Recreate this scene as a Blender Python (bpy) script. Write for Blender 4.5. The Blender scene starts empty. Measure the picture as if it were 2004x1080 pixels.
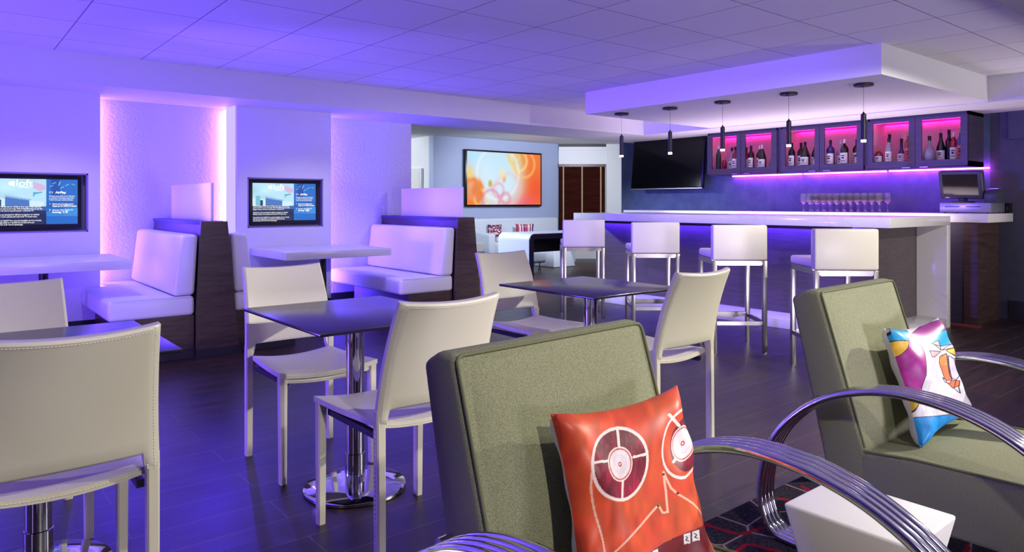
import bpy, bmesh, math, random
import numpy as np
from mathutils import Vector, Matrix
random.seed(7); rng=np.random.default_rng(5)
sc=bpy.context.scene; COL=sc.collection
R=math.radians; PI=math.pi

# ------------------------------------------------------------------ camera
CH=1.2; YAW=R(50.8)
FW=Vector((math.cos(YAW),math.sin(YAW),0))          # camera forward
RT=Vector((math.sin(YAW),-math.cos(YAW),0))          # camera right
cd=bpy.data.cameras.new('camera'); cam=bpy.data.objects.new('camera',cd); COL.objects.link(cam)
cam.location=(0,0,CH); cam.rotation_euler=(R(90),0,YAW-R(90))
cd.sensor_width=36; cd.lens=1390/2004*36; cd.shift_y=-143/2004; cd.clip_start=.05
sc.camera=cam
sc.view_settings.view_transform='Standard'; sc.view_settings.look='None'
sc.view_settings.gamma=1; sc.view_settings.use_curve_mapping=False
sc.view_settings.exposure=0

# ------------------------------------------------------------------ materials
def lin(c):
    if isinstance(c,str):
        c=[int(c[i:i+2],16)/255 for i in (0,2,4)]
    return tuple((x/12.92 if x<=.04045 else ((x+.055)/1.055)**2.4) for x in c)
MATS={}
def mat(name,color='ffffff',rough=.5,metal=0,spec=.5,noise=None,bump=None,emit=None,es=0,trans=0,sheen=0,coat=0,alpha=1,ior=1.45):
    m=bpy.data.materials.new(name); m.use_nodes=True; nt=m.node_tree; b=nt.nodes['Principled BSDF']
    c=lin(color); b.inputs['Base Color'].default_value=(*c,1)
    b.inputs['Roughness'].default_value=rough; b.inputs['Metallic'].default_value=metal
    b.inputs['Specular IOR Level'].default_value=spec; b.inputs['IOR'].default_value=ior
    b.inputs['Transmission Weight'].default_value=trans; b.inputs['Coat Weight'].default_value=coat
    b.inputs['Sheen Weight'].default_value=sheen; b.inputs['Alpha'].default_value=alpha
    if emit: b.inputs['Emission Color'].default_value=(*lin(emit),1); b.inputs['Emission Strength'].default_value=es
    tc=nt.nodes.new('ShaderNodeTexCoord')
    if noise:                                   # (scale, color2, detail, stretch)
        sc_,c2,det,st=noise
        mp=nt.nodes.new('ShaderNodeMapping'); mp.inputs['Scale'].default_value=st
        n=nt.nodes.new('ShaderNodeTexNoise'); n.inputs['Scale'].default_value=sc_; n.inputs['Detail'].default_value=det
        r=nt.nodes.new('ShaderNodeValToRGB'); r.color_ramp.elements[0].position=.35; r.color_ramp.elements[1].position=.65
        r.color_ramp.elements[0].color=(*lin(color),1); r.color_ramp.elements[1].color=(*lin(c2),1)
        nt.links.new(tc.outputs['Object'],mp.inputs[0]); nt.links.new(mp.outputs[0],n.inputs[0])
        nt.links.new(n.outputs[0],r.inputs[0]); nt.links.new(r.outputs[0],b.inputs['Base Color'])
    if bump:                                    # (scale, strength, distance)
        n2=nt.nodes.new('ShaderNodeTexNoise'); n2.inputs['Scale'].default_value=bump[0]; n2.inputs['Detail'].default_value=3
        bp=nt.nodes.new('ShaderNodeBump'); bp.inputs['Strength'].default_value=bump[1]; bp.inputs['Distance'].default_value=bump[2]
        nt.links.new(tc.outputs['Object'],n2.inputs[0]); nt.links.new(n2.outputs[0],bp.inputs['Height']); nt.links.new(bp.outputs[0],b.inputs['Normal'])
    MATS[name]=m; return m
def attr_mat(name,emission=0,rough=.4,spec=.5,coat=0):
    m=mat(name,'ffffff',rough,spec=spec,coat=coat); nt=m.node_tree; b=nt.nodes['Principled BSDF']
    a=nt.nodes.new('ShaderNodeAttribute'); a.attribute_name='Col'
    if emission:
        b.inputs['Base Color'].default_value=(.01,.01,.01,1)
        nt.links.new(a.outputs['Color'],b.inputs['Emission Color']); b.inputs['Emission Strength'].default_value=emission
    else: nt.links.new(a.outputs['Color'],b.inputs['Base Color'])
    return m

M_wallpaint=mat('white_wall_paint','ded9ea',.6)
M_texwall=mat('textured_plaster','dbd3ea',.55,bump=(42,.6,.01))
M_beam=mat('beam_paint','dcd9de',.6)
M_dark_recess=mat('dark_recess_paint','857ca6',.6)
M_blue=mat('slate_blue_plaster','4d5e84',.55,noise=(7,'5a6c92',5,(1,1,1)))
M_halblue=mat('pale_blue_paint','aab6d8',.6)
M_hallwhite=mat('hall_white_paint','e4e6ea',.6)
M_darkgrey=mat('charcoal_wall','4a4c58',.65,noise=(9,'444653',4,(1,1,1)))
M_base=mat('dark_baseboard','221f26',.5)
M_leather=mat('ivory_leather','e3dec8',.34,spec=.45,bump=(90,.08,.002))
M_stitch=mat('stitch_thread','f3eee0',.7)
M_blackrail=mat('black_rail','141216',.5)
M_vinyl=mat('white_vinyl','eeecee',.33,bump=(5,.25,.01))
M_chrome=mat('polished_chrome','d9d9de',.06,metal=1)
M_brushed=mat('brushed_steel','c4bfb8',.28,metal=1)
M_tabletop=mat('dark_laminate','17141d',.22,spec=1.0,noise=(30,'1c1822',4,(1,6,1)))
M_edge=mat('table_edge','1c181e',.4)
M_quartz=mat('white_quartz','e4e0dc',.12,spec=.5,noise=(2.2,'dad6d2',6,(1,1,1)))
M_whitelam=mat('white_laminate','e6e4e2',.25)
M_whiteplastic=mat('white_gloss','efeeee',.2)
M_black=mat('black_plastic','0b0a0e',.3)
M_blackgloss=mat('black_screen','06060a',.08)
M_blackmat=mat('black_metal','120f16',.45)
M_greyplastic=mat('grey_plastic','3a3c48',.4)
M_steel=mat('register_steel','b9bac4',.3,metal=.8)
M_cab=mat('dark_cabinet','42394f',.45,noise=(3,'3a3246',5,(1,1,14)))
M_cabin=mat('cabinet_interior','e8dfe6',.5)
M_glass=mat('door_glass','ffffff',.0,trans=1,ior=1.02)
M_green=mat('green_tweed','9a9b7c',.9,spec=.15,noise=(560,'686b52',3,(1,1,1)),bump=(650,.5,.0015))
M_piping=mat('green_piping','6f7256',.85,spec=.1)
M_pillowback=mat('white_cloth','e4e2e6',.7)
M_frost=mat('frosted_screen','ece8f0',.35,spec=.4)
M_sofa=mat('pale_vinyl','ccd4e0',.45)
M_red=mat('red_mat','6b2626',.8)
M_alum=mat('white_frame','dedfe4',.4)

def wood(name,c1,c2,scale=(1,1,1),rough=.4,s=3.0):
    m=mat(name,c1,rough); nt=m.node_tree; b=nt.nodes['Principled BSDF']
    tc=nt.nodes.new('ShaderNodeTexCoord'); mp=nt.nodes.new('ShaderNodeMapping'); mp.inputs['Scale'].default_value=scale
    n=nt.nodes.new('ShaderNodeTexNoise'); n.inputs['Scale'].default_value=s; n.inputs['Detail'].default_value=8; n.inputs['Distortion'].default_value=.6
    r=nt.nodes.new('ShaderNodeValToRGB'); r.color_ramp.elements[0].position=.3; r.color_ramp.elements[1].position=.72
    r.color_ramp.elements[0].color=(*lin(c1),1); r.color_ramp.elements[1].color=(*lin(c2),1)
    nt.links.new(tc.outputs['Object'],mp.inputs[0]); nt.links.new(mp.outputs[0],n.inputs[0]); nt.links.new(n.outputs[0],r.inputs[0]); nt.links.new(r.outputs[0],b.inputs['Base Color'])
    return m
M_woodpart=wood('dark_walnut_panel','33231f','523c36',(1.5,1.5,14),.38)
M_woodbar=wood('walnut_bar_front','4d4548','625856',(3,1.2,22),.42)
M_woodtaupe=M_woodbar
M_blind=wood('mahogany_blind','3a1712','54241c',(1,1,8),.35)

def floor_mat():
    m=mat('dark_plank_floor','30211c',.33,spec=.8); nt=m.node_tree; b=nt.nodes['Principled BSDF']; L=nt.links.new
    tc=nt.nodes.new('ShaderNodeTexCoord'); mp=nt.nodes.new('ShaderNodeMapping'); mp.inputs['Location'].default_value=(.3,-1.688+.19*20,0)
    br=nt.nodes.new('ShaderNodeTexBrick'); br.offset=.37; br.offset_frequency=2
    for k,v in dict(Scale=1,).items(): br.inputs[k].default_value=v
    br.inputs['Mortar Size'].default_value=.0018; br.inputs['Mortar Smooth'].default_value=0; br.inputs['Bias'].default_value=0
    br.inputs['Brick Width'].default_value=1.35; br.inputs['Row Height'].default_value=.19
    br.inputs['Color1'].default_value=(*lin('261b18'),1); br.inputs['Color2'].default_value=(*lin('38271f'),1); br.inputs['Mortar'].default_value=(*lin('6f5f5a'),1)
    mp2=nt.nodes.new('ShaderNodeMapping'); mp2.inputs['Scale'].default_value=(1.2,9,1)
    n=nt.nodes.new('ShaderNodeTexNoise'); n.inputs['Scale'].default_value=2.5; n.inputs['Detail'].default_value=9; n.inputs['Distortion'].default_value=.8
    mx=nt.nodes.new('ShaderNodeMix'); mx.data_type='RGBA'; mx.blend_type='MULTIPLY'; mx.inputs['Factor'].default_value=.75
    rr=nt.nodes.new('ShaderNodeValToRGB'); rr.color_ramp.elements[0].position=.3; rr.color_ramp.elements[1].position=.7
    rr.color_ramp.elements[0].color=(.45,.42,.4,1); rr.color_ramp.elements[1].color=(1.35,1.3,1.25,1)
    L(tc.outputs['Object'],mp.inputs[0]); L(mp.outputs[0],br.inputs[0]); L(tc.outputs['Object'],mp2.inputs[0]); L(mp2.outputs[0],n.inputs[0]); L(n.outputs[0],rr.inputs[0])
    L(br.outputs['Color'],mx.inputs[6]); L(rr.outputs[0],mx.inputs[7]); L(mx.outputs[2],b.inputs['Base Color'])
    r2=nt.nodes.new('ShaderNodeMapRange'); r2.inputs[3].default_value=.26; r2.inputs[4].default_value=.5
    L(n.outputs[0],r2.inputs[0]); L(r2.outputs[0],b.inputs['Roughness'])
    bp=nt.nodes.new('ShaderNodeBump'); bp.inputs['Strength'].default_value=.25; bp.inputs['Distance'].default_value=.003
    L(n.outputs[0],bp.inputs['Height']); L(bp.outputs[0],b.inputs['Normal'])
    return m
def ceil_mat():
    m=mat('ceiling_tile','dddadf',.75); nt=m.node_tree; b=nt.nodes['Principled BSDF']; L=nt.links.new
    tc=nt.nodes.new('ShaderNodeTexCoord'); mp=nt.nodes.new('ShaderNodeMapping'); mp.inputs['Location'].default_value=(-.73+.61*20,-3.626+.604*20,0)
    br=nt.nodes.new('ShaderNodeTexBrick'); br.offset=0; br.squash=1
    br.inputs['Scale'].default_value=1; br.inputs['Mortar Size'].default_value=.0035; br.inputs['Mortar Smooth'].default_value=0
    br.inputs['Brick Width'].default_value=.61; br.inputs['Row Height'].default_value=.604
    br.inputs['Color1'].default_value=(*lin('dcd9de'),1); br.inputs['Color2'].default_value=(*lin('e2dfe4'),1); br.inputs['Mortar'].default_value=(*lin('7b7584'),1)
    L(tc.outputs['Object'],mp.inputs[0]); L(mp.outputs[0],br.inputs[0]); L(br.outputs['Color'],b.inputs['Base Color'])
    return m
def rug_mat():
    m=mat('patterned_rug','26222a',.95,spec=.1); nt=m.node_tree; b=nt.nodes['Principled BSDF']; L=nt.links.new
    tc=nt.nodes.new('ShaderNodeTexCoord')
    def lines(scale,loc,w,rnd):
        mp=nt.nodes.new('ShaderNodeMapping'); mp.inputs['Location'].default_value=loc; mp.inputs['Scale'].default_value=(1,1.25,1)
        v=nt.nodes.new('ShaderNodeTexVoronoi'); v.feature='DISTANCE_TO_EDGE'; v.voronoi_dimensions='2D'; v.inputs['Scale'].default_value=scale; v.inputs['Randomness'].default_value=rnd
        r=nt.nodes.new('ShaderNodeMath'); r.operation='LESS_THAN'; r.inputs[1].default_value=w
        L(tc.outputs['Object'],mp.inputs[0]); L(mp.outputs[0],v.inputs['Vector']); L(v.outputs['Distance'],r.inputs[0]); return r
    n=nt.nodes.new('ShaderNodeTexNoise'); n.inputs['Scale'].default_value=90; n.inputs['Detail'].default_value=4
    ra=nt.nodes.new('ShaderNodeValToRGB'); ra.color_ramp.elements[0].position=.35; ra.color_ramp.elements[1].position=.7
    ra.color_ramp.elements[0].color=(*lin('1e1a22'),1); ra.color_ramp.elements[1].color=(*lin('3c3840'),1)
    L(tc.outputs['Object'],n.inputs[0]); L(n.outputs[0],ra.inputs[0])
    a=lines(4.6,(.33,.12,0),.045,.55); c=lines(4.2,(3.1,1.7,0),.022,.6)
    n2=nt.nodes.new('ShaderNodeTexNoise'); n2.inputs['Scale'].default_value=2.2; L(tc.outputs['Object'],n2.inputs[0])
    g1=nt.nodes.new('ShaderNodeMath'); g1.operation='GREATER_THAN'; g1.inputs[1].default_value=.47; L(n2.outputs[0],g1.inputs[0])
    ml=nt.nodes.new('ShaderNodeMath'); ml.operation='MULTIPLY'; L(a.outputs[0],ml.inputs[0]); L(g1.outputs[0],ml.inputs[1])
    m1=nt.nodes.new('ShaderNodeMix'); m1.data_type='RGBA'; L(c.outputs[0],m1.inputs['Factor']); L(ra.outputs[0],m1.inputs[6]); m1.inputs[7].default_value=(*lin('8d7372'),1)
    m2=nt.nodes.new('ShaderNodeMix'); m2.data_type='RGBA'; L(ml.outputs[0],m2.inputs['Factor']); L(m1.outputs[2],m2.inputs[6]); m2.inputs[7].default_value=(*lin('8a1226'),1)
    L(m2.outputs[2],b.inputs['Base Color']); return m
M_floor=floor_mat(); M_ceil=ceil_mat(); M_rug=rug_mat()

def veined():
    m=M_quartz; nt=m.node_tree; b=nt.nodes['Principled BSDF']; L=nt.links.new
    tc=nt.nodes.new('ShaderNodeTexCoord'); n=nt.nodes.new('ShaderNodeTexNoise'); n.inputs['Scale'].default_value=1.7; n.inputs['Detail'].default_value=9; n.inputs['Distortion'].default_value=1.4
    r=nt.nodes.new('ShaderNodeValToRGB'); e=r.color_ramp.elements; e[0].position=.488; e[1].position=.512
    e[0].color=(*lin('e4e0dc'),1); e[1].color=(*lin('e4e0dc'),1); k=r.color_ramp.elements.new(.5); k.color=(*lin('dcd8d4'),1)
    L(tc.outputs['Object'],n.inputs[0]); L(n.outputs[0],r.inputs[0]); L(r.outputs[0],b.inputs['Base Color'])
veined()

def emis(name,color,s):
    m=bpy.data.materials.new(name); m.use_nodes=True; nt=m.node_tree; nt.nodes.clear()
    o=nt.nodes.new('ShaderNodeOutputMaterial'); e=nt.nodes.new('ShaderNodeEmission'); e.inputs[0].default_value=(*color,1); e.inputs[1].default_value=s
    nt.links.new(e.outputs[0],o.inputs[0]); return m
M_led=emis('violet_led',(.072,.025,1.0),165); M_sideglow=emis('side_face_glow',(.42,.34,1.0),1.55)
M_ledpink=emis('pink_led',(1.0,.012,.30),8)
M_ledmag=emis('magenta_led',(.60,.06,.95),42)
M_bulb=emis('pendant_bulb',(1,.95,.8),14)
M_txt=emis('screen_text',(1,1,1),1.1)

# ------------------------------------------------------------------ mesh builder
class MB:
    def __init__(s): s.v=[]; s.f=[]; s.sm=[]
    def add(s,v,f,smooth=False):
        o=len(s.v); s.v+= [tuple(p) for p in v]; s.f+=[tuple(i+o for i in q) for q in f]; s.sm+=[smooth]*len(f); return s
    def bmadd(s,bm,smooth=False):
        bm.verts.index_update(); s.add([v.co[:] for v in bm.verts],[[v.index for v in f.verts] for f in bm.faces],smooth); bm.free(); return s
    def box(s,x0,x1,y0,y1,z0,z1,bev=0,seg=2,M=None):
        bm=bmesh.new(); bmesh.ops.create_cube(bm,size=1)
        bmesh.ops.scale(bm,vec=(abs(x1-x0),abs(y1-y0),abs(z1-z0)),verts=bm.verts)
        if bev: bmesh.ops.bevel(bm,geom=bm.edges[:],offset=bev,segments=seg,profile=.5,affect='EDGES')
        bmesh.ops.translate(bm,vec=((x0+x1)/2,(y0+y1)/2,(z0+z1)/2),verts=bm.verts)
        if M is not None: bmesh.ops.transform(bm,matrix=M,verts=bm.verts)
        return s.bmadd(bm,bool(bev))
    def prism(s,poly,axis,a0,a1,bev=0,seg=2):
        """poly of 2-D points extruded along axis 'x','y','z'"""
        def P(p,a): return {'x':(a,p[0],p[1]),'y':(p[0],a,p[1]),'z':(p[0],p[1],a)}[axis]
        bm=bmesh.new(); A=[bm.verts.new(P(p,a0)) for p in poly]; Bv=[bm.verts.new(P(p,a1)) for p in poly]; n=len(poly)
        bm.faces.new(A); bm.faces.new(Bv[::-1])
        for i in range(n): bm.faces.new((A[i],Bv[i],Bv[(i+1)%n],A[(i+1)%n]))
        bmesh.ops.recalc_face_normals(bm,faces=bm.faces)
        if bev: bmesh.ops.bevel(bm,geom=bm.edges[:],offset=bev,segments=seg,profile=.5,affect='EDGES')
        return s.bmadd(bm,bool(bev))
    def tube(s,path,r,seg=12,cap=True,sx=1,closed=False):
        P=[Vector(p) for p in path]; n=len(P); rs=r if isinstance(r,(list,tuple)) else [r]*n; vs=[];fs=[]
        up=Vector((0,0,1))
        t0=(P[1]-P[0]).normalized()
        if abs(t0.z)>.9: up=Vector((1,0,0))
        nrm=up.cross(t0).normalized()
        for i in range(n):
            if closed: t=(P[(i+1)%n]-P[i-1]).normalized()
            else: t=(P[min(i+1,n-1)]-P[max(i-1,0)]).normalized()
            nrm=(nrm-t*nrm.dot(t)).normalized(); b=t.cross(nrm)
            for k in range(seg):
                a=2*PI*k/seg; vs.append(P[i]+(nrm*math.cos(a)*sx+b*math.sin(a))*rs[i])
        m=n if closed else n-1
        for i in range(m):
            j=(i+1)%n
            for k in range(seg):
                k2=(k+1)%seg; fs.append((i*seg+k,i*seg+k2,j*seg+k2,j*seg+k))
        if cap and not closed: fs.append(tuple(range(seg))[::-1]); fs.append(tuple((n-1)*seg+k for k in range(seg)))
        return s.add(vs,fs,True)
    def lathe(s,prof,c=(0,0,0),seg=20):
        vs=[];fs=[];n=len(prof)
        for r,z in prof:
            for k in range(seg):
                a=2*PI*k/seg; vs.append((c[0]+r*math.cos(a),c[1]+r*math.sin(a),c[2]+z))
        for i in range(n-1):
            for k in range(seg):
                k2=(k+1)%seg; fs.append((i*seg+k,i*seg+k2,(i+1)*seg+k2,(i+1)*seg+k))
        if prof[0][0]>1e-5: fs.append(tuple(range(seg))[::-1])
        if prof[-1][0]>1e-5: fs.append(tuple((n-1)*seg+k for k in range(seg)))
        return s.add(vs,fs,True)
    def sheet(s,fn,nu,nv,smooth=True,flip=False):
        vs=[fn(i/nu,j/nv) for j in range(nv+1) for i in range(nu+1)]; fs=[]
        for j in range(nv):
            for i in range(nu):
                a=j*(nu+1)+i; q=(a,a+1,a+nu+2,a+nu+1); fs.append(q[::-1] if flip else q)
        return s.add(vs,fs,smooth)
    def slab(s,fn,nu,nv,th):
        """thick curved sheet; fn(u,v)->(point, normal)"""
        F=[];Bk=[]
        for j in range(nv+1):
            for i in range(nu+1):
                p,n=fn(i/nu,j/nv); p=Vector(p);n=Vector(n)
                e=min(i,nu-i,1)*min(j,nv-j,1); t=th*(.5 if e else .28)
                F.append(p+n*t); Bk.append(p-n*t)
        N=(nu+1)*(nv+1); fs=[]
        for j in range(nv):
            for i in range(nu):
                a=j*(nu+1)+i; q=(a,a+1,a+nu+2,a+nu+1); fs.append(q); fs.append(tuple(x+N for x in q[::-1]))
        rim=[i for i in range(nu)]+[ (j*(nu+1)+nu) for j in range(nv)]+[nv*(nu+1)+i for i in range(nu,0,-1)]+[j*(nu+1) for j in range(nv,0,-1)]
        for k in range(len(rim)):
            a,b=rim[k],rim[(k+1)%len(rim)]; fs.append((a,a+N,b+N,b))
        return s.add(F+Bk,fs,True)
    def obj(s,name,m,parent=None,world=False,angle=40):
        v=s.v
        if world and parent is not None:
            o=parent.location; v=[(p[0]-o[0],p[1]-o[1],p[2]-o[2]) for p in v]
        me=bpy.data.meshes.new(name); me.from_pydata([tuple(p) for p in v],[],s.f); me.polygons.foreach_set('use_smooth',s.sm)
        me.validate(); me.update()
        if any(s.sm):
            bm=bmesh.new(); bm.from_mesh(me); bmesh.ops.recalc_face_normals(bm,faces=bm.faces)
            for e in bm.edges:
                if len(e.link_faces)==2 and e.calc_face_angle(0)>R(angle): e.smooth=False
            bm.to_mesh(me); bm.free()
        me.materials.append(m); ob=bpy.data.objects.new(name,me); COL.objects.link(ob)
        if parent is not None: ob.parent=parent
        return ob
def tag(o,label=None,cat=None,group=None,kind=None):
    if label: o['label']=label
    if cat: o['category']=cat
    if group: o['group']=group
    if kind: o['kind']=kind
    return o
def thing(name,label,cat,loc=(0,0,0),rz=0,group=None):
    o=bpy.data.objects.new(name,None); o.empty_display_size=.1; COL.objects.link(o); o.location=loc; o.rotation_euler=(0,0,rz)
    return tag(o,label,cat,group)
def struct(name,mb,m): return tag(mb.obj(name,m),kind='structure')
def kids(o): return [c for c in bpy.data.objects if c.parent==o]
def copy_tree(o,parent=None):
    c=o.copy(); COL.objects.link(c); c.parent=parent
    for ch in kids(o): copy_tree(ch,c)
    return c
def again(proto,loc,rz,label,group=None):
    c=copy_tree(proto); c.location=loc; c.rotation_euler=(0,0,rz); c['label']=label
    if group: c['group']=group
    return c

# ------------------------------------------------------------------ colour-grid sheets (pictures, printed cloth)
def srgb2lin(a): return np.where(a<=.04045,a/12.92,((a+.055)/1.055)**2.4)
def hexa(h): return np.array([int(h[i:i+2],16)/255 for i in (0,2,4)])
def set_cols(ob,colors):
    at=ob.data.color_attributes.new('Col','FLOAT_COLOR','POINT'); n=len(colors)
    a=np.ones((n,4)); a[:,:3]=srgb2lin(np.clip(colors,0,1)); at.data.foreach_set('color',a.astype(np.float32).ravel())
def inpoly(X,Y,poly):
    r=np.zeros(X.shape,bool); n=len(poly)
    for i in range(n):
        x1,y1=poly[i];x2,y2=poly[(i+1)%n]
        c=((y1>Y)!=(y2>Y)); xi=(x2-x1)*(Y-y1)/((y2-y1) if y2!=y1 else 1e-9)+x1
        r^= c&(X<xi)
    return r
def segd(X,Y,pts,closed=False):
    d=np.full(X.shape,1e9); P=pts+[pts[0]] if closed else pts
    for (x1,y1),(x2,y2) in zip(P[:-1],P[1:]):
        L=(x2-x1)**2+(y2-y1)**2+1e-9; t=np.clip(((X-x1)*(x2-x1)+(Y-y1)*(y2-y1))/L,0,1)
        d=np.minimum(d,np.hypot(X-x1-t*(x2-x1),Y-y1-t*(y2-y1)))
    return d
def vnoise(X,Y,s,seed=0):
    r=np.random.default_rng(seed); g=r.random((64,64)); x=X*s;y=Y*s; xi=np.floor(x).astype(int);yi=np.floor(y).astype(int); fx=x-xi;fy=y-yi
    fx=fx*fx*(3-2*fx);fy=fy*fy*(3-2*fy); G=lambda a,b:g[a%64,b%64]
    return (G(xi,yi)*(1-fx)+G(xi+1,yi)*fx)*(1-fy)+(G(xi,yi+1)*(1-fx)+G(xi+1,yi+1)*fx)*fy
def picture(name,parent,x0,x1,y,z0,z1,nx,nz,fn,m):
    """flat picture in the xz plane facing -y"""
    mb=MB(); mb.sheet(lambda u,v:(x0+(x1-x0)*u,y,z0+(z1-z0)*v),nx,nz,False)
    ob=mb.obj(name,m,parent,world=parent is not None)
    u,v=np.meshgrid(np.linspace(0,1,nx+1),np.linspace(0,1,nz+1)); set_cols(ob,fn(u.ravel(),v.ravel())); return ob
def text(s,size,loc,parent,m,name='lettering',rot=(R(90),0,0),sx=1,offset=0,align='LEFT'):
    cu=bpy.data.curves.new('t','FONT'); cu.body=s; cu.size=size; cu.offset=offset; cu.align_x=align; cu.extrude=0
    to=bpy.data.objects.new('t',cu); COL.objects.link(to); bpy.context.view_layer.update()
    me=bpy.data.meshes.new_from_object(to.evaluated_get(bpy.context.evaluated_depsgraph_get())); bpy.data.objects.remove(to)
    ob=bpy.data.objects.new(name,me); me.materials.clear(); me.materials.append(m); COL.objects.link(ob); ob.parent=parent
    ob.location=Vector(loc)-(parent.location if parent else Vector()); ob.rotation_euler=rot; ob.scale=(sx,1,1); return ob

# ================================================================== SETTING
ZC=2.39; ZB=2.15
struct('floor',MB().box(-4,14,-4,16,-.1,0),M_floor)
struct('ceiling',MB().box(-4,8.9,-4,7.45,ZC,ZC+.1),M_ceil)
# left wall : textured plane with two projecting panels
YT=7.37; YP=7.0
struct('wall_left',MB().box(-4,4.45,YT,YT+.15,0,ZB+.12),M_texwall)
def panel(n,x0,x1,hx0,hx1):
    z0,z1=.955,1.45; b=MB()
    b.box(x0,hx0,YP,YT,0,ZB); b.box(hx1,x1,YP,YT,0,ZB); b.box(hx0,hx1,YP,YT,0,z0); b.box(hx0,hx1,YP,YT,z1,ZB)
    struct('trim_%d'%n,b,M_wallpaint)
    struct('trim_%d'%(n+1),MB().box(hx0,hx1,YP+.09,YP+.12,z0,z1),M_dark_recess)
    fr=MB()
    w=.012
    fr.box(hx0-.0005,hx0+w,YP-.002,YP+.1,z0,z1); fr.box(hx1-w,hx1+.0005,YP-.002,YP+.1,z0,z1); fr.box(hx0,hx1,YP-.002,YP+.1,z0-.0005,z0+w); fr.box(hx0,hx1,YP-.002,YP+.1,z1-w,z1+.0005)
    struct('trim_%d'%(n+2),fr,M_dark_recess)
panel(1,.10,1.12,.24,1.03); panel(4,2.28,3.25,2.38,3.16); panel(7,-2.1,-1.1,-1.98,-1.2)
struct('trim_10',MB().box(-4,7.7,6.53,7.45,ZB-.005,ZC),M_beam)         # long beam over the booths
struct('trim_11',MB().box(7.7,8.9,-4,7.45,ZB-.004,ZC),M_beam)          # beam over the back counter
struct('trim_12',MB().box(5.45,7.72,2.35,5.43,ZB+.005,ZC),M_beam)      # dropped soffit above the bar
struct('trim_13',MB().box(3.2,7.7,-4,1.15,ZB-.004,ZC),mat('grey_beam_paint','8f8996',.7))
for n,(a,b) in enumerate([(1.12,2.28),(3.25,4.45),(-1.1,.10)]):
    struct('baseboard_left_%d'%(n+1),MB().box(a,b,YT-.015,YT,0,.2),M_base)
for n,(a,b) in enumerate([(.10,1.12),(2.28,3.25)]):
    struct('baseboard_panel_%d'%(n+1),MB().box(a,b,YP-.015,YP,0,.2),M_base)
# wall behind the bar
struct('wall_back',MB().box(8.65,8.8,2.62,7.80,0,2.5),M_blue)
struct('wall_back_end',MB().box(8.65,8.8,-4,2.62,0,2.5),M_darkgrey)
struct('baseboard_back',MB().box(8.63,8.65,-4,2.45,0,.19),M_base)
struct('trim_14',MB().box(8.62,8.65,-4,2.45,1.86,2.15),M_darkgrey)
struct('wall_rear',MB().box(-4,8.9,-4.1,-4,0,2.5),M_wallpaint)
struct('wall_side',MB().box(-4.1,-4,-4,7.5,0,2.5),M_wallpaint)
# hall beyond
struct('ceiling_hall',MB().box(-1,15,7.45,17,2.46,2.56),M_hallwhite)
struct('trim_15',MB().box(-1,8.9,7.45,7.5,2.1451,2.5),M_hallwhite)
struct('wall_hall',MB().box(7.24,10.43,11.2,11.35,0,2.46),M_halblue)
struct('wall_hall_left',MB().box(7.24,7.39,11.35,16,0,2.46),M_hallwhite)
struct('wall_hall_end',MB().box(-1,7.3,15.9,16,0,2.46),M_hallwhite)
struct('wall_hall_side',MB().box(4.3,4.45,7.52,7.7,0,2.46),M_hallwhite)

# window wall at the end of the hall, facing the camera squarely
def cmat(origin,yaw): return Matrix.Translation(origin)@Matrix.Rotation(yaw,4,'Z')
ww=Vector((0,0,0))+FW*15.25+RT*1.0
WM=cmat(ww,YAW-R(90))       # local x -> camera right, local y -> away
def boxM(b,*a,bev=0): return b.box(*a,bev=bev,M=WM)
b=MB(); boxM(b,-.05,1.6,.05,.2,0,2.6); struct('wall_window',b,M_hallwhite)
b=MB(); boxM(b,1.02,1.6,-.05,.05,0,2.6); struct('trim_16',b,M_hallwhite)
b=MB(); boxM(b,.0,1.02,-.04,.05,2.03,2.08); boxM(b,.0,1.1,-.06,.05,2.33,2.40); boxM(b,.0,1.02,-.02,.05,2.08,2.33); struct('trim_17',b,M_alum)
b=MB(); boxM(b,.0,1.1,.0,.05,2.40,2.56); tag(b.obj('window_1',M_blackmat),kind='structure')
b=MB(); boxM(b,.0,1.0,.0,.04,.3,2.03); tag(b.obj('window_2',M_blackmat),kind='structure')
bl=thing('window_blind','dark mahogany slatted blind with pale ladder tapes in the far hall window','blind',tuple(ww))
b=MB()
for k in range(52):
    z=.55+k*.0275; b.box(.01,.99,-.045,-.01,z,z+.004,M=WM@Matrix.Translation((0,-.028,z))@Matrix.Rotation(R(38),4,'X')@Matrix.Translation((0,.028,-z)))
b.obj('slats',M_blind,bl,world=True)
b=MB(); b.box(.0,1.0,-.06,0,1.975,2.03,M=WM); b.obj('headrail',M_blind,bl,world=True)
M_tape=mat('tape_cloth','b7a27f',.8)
for x in (.10,.50,.90):
    b=MB(); b.box(x-.014,x+.014,-.055,-.052,.55,1.98,M=WM); b.obj('ladder_tape',M_tape,bl,world=True)

# ================================================================== LED STRIPS ON THE BOOTH WALL
for i,(x,s,lab) in enumerate([(1.12,1,'vertical violet light strip on the right edge of the left display panel'),
                          (2.28,-1,'violet light strip and glowing side face on the left edge of the middle display panel'),
                          (3.25,1,'vertical violet light strip on the right edge of the middle display panel'),
                          (.10,-1,'violet light strip on the hidden left edge of the left display panel')]):
    x0,x1=(x,x+.01) if s>0 else (x-.01,x); xa,xb=(x+.01,x+.022) if s>0 else (x-.022,x-.01)
    t=thing('led_strip',lab,'light strip',(x,YT-.1,.0),0,'light strips beside the display panels')
    MB().box(x0,x1,YP+.05,YT,.0,ZB-.006).obj('glowing_side',M_sideglow,t,world=True)  # self-lit sheet stands in for the brightly lit panel side
    MB().box(xa,xb,YT-.07,YT-.02,.01,ZB-.02).obj('led_tape',M_led,t,world=True)

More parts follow.
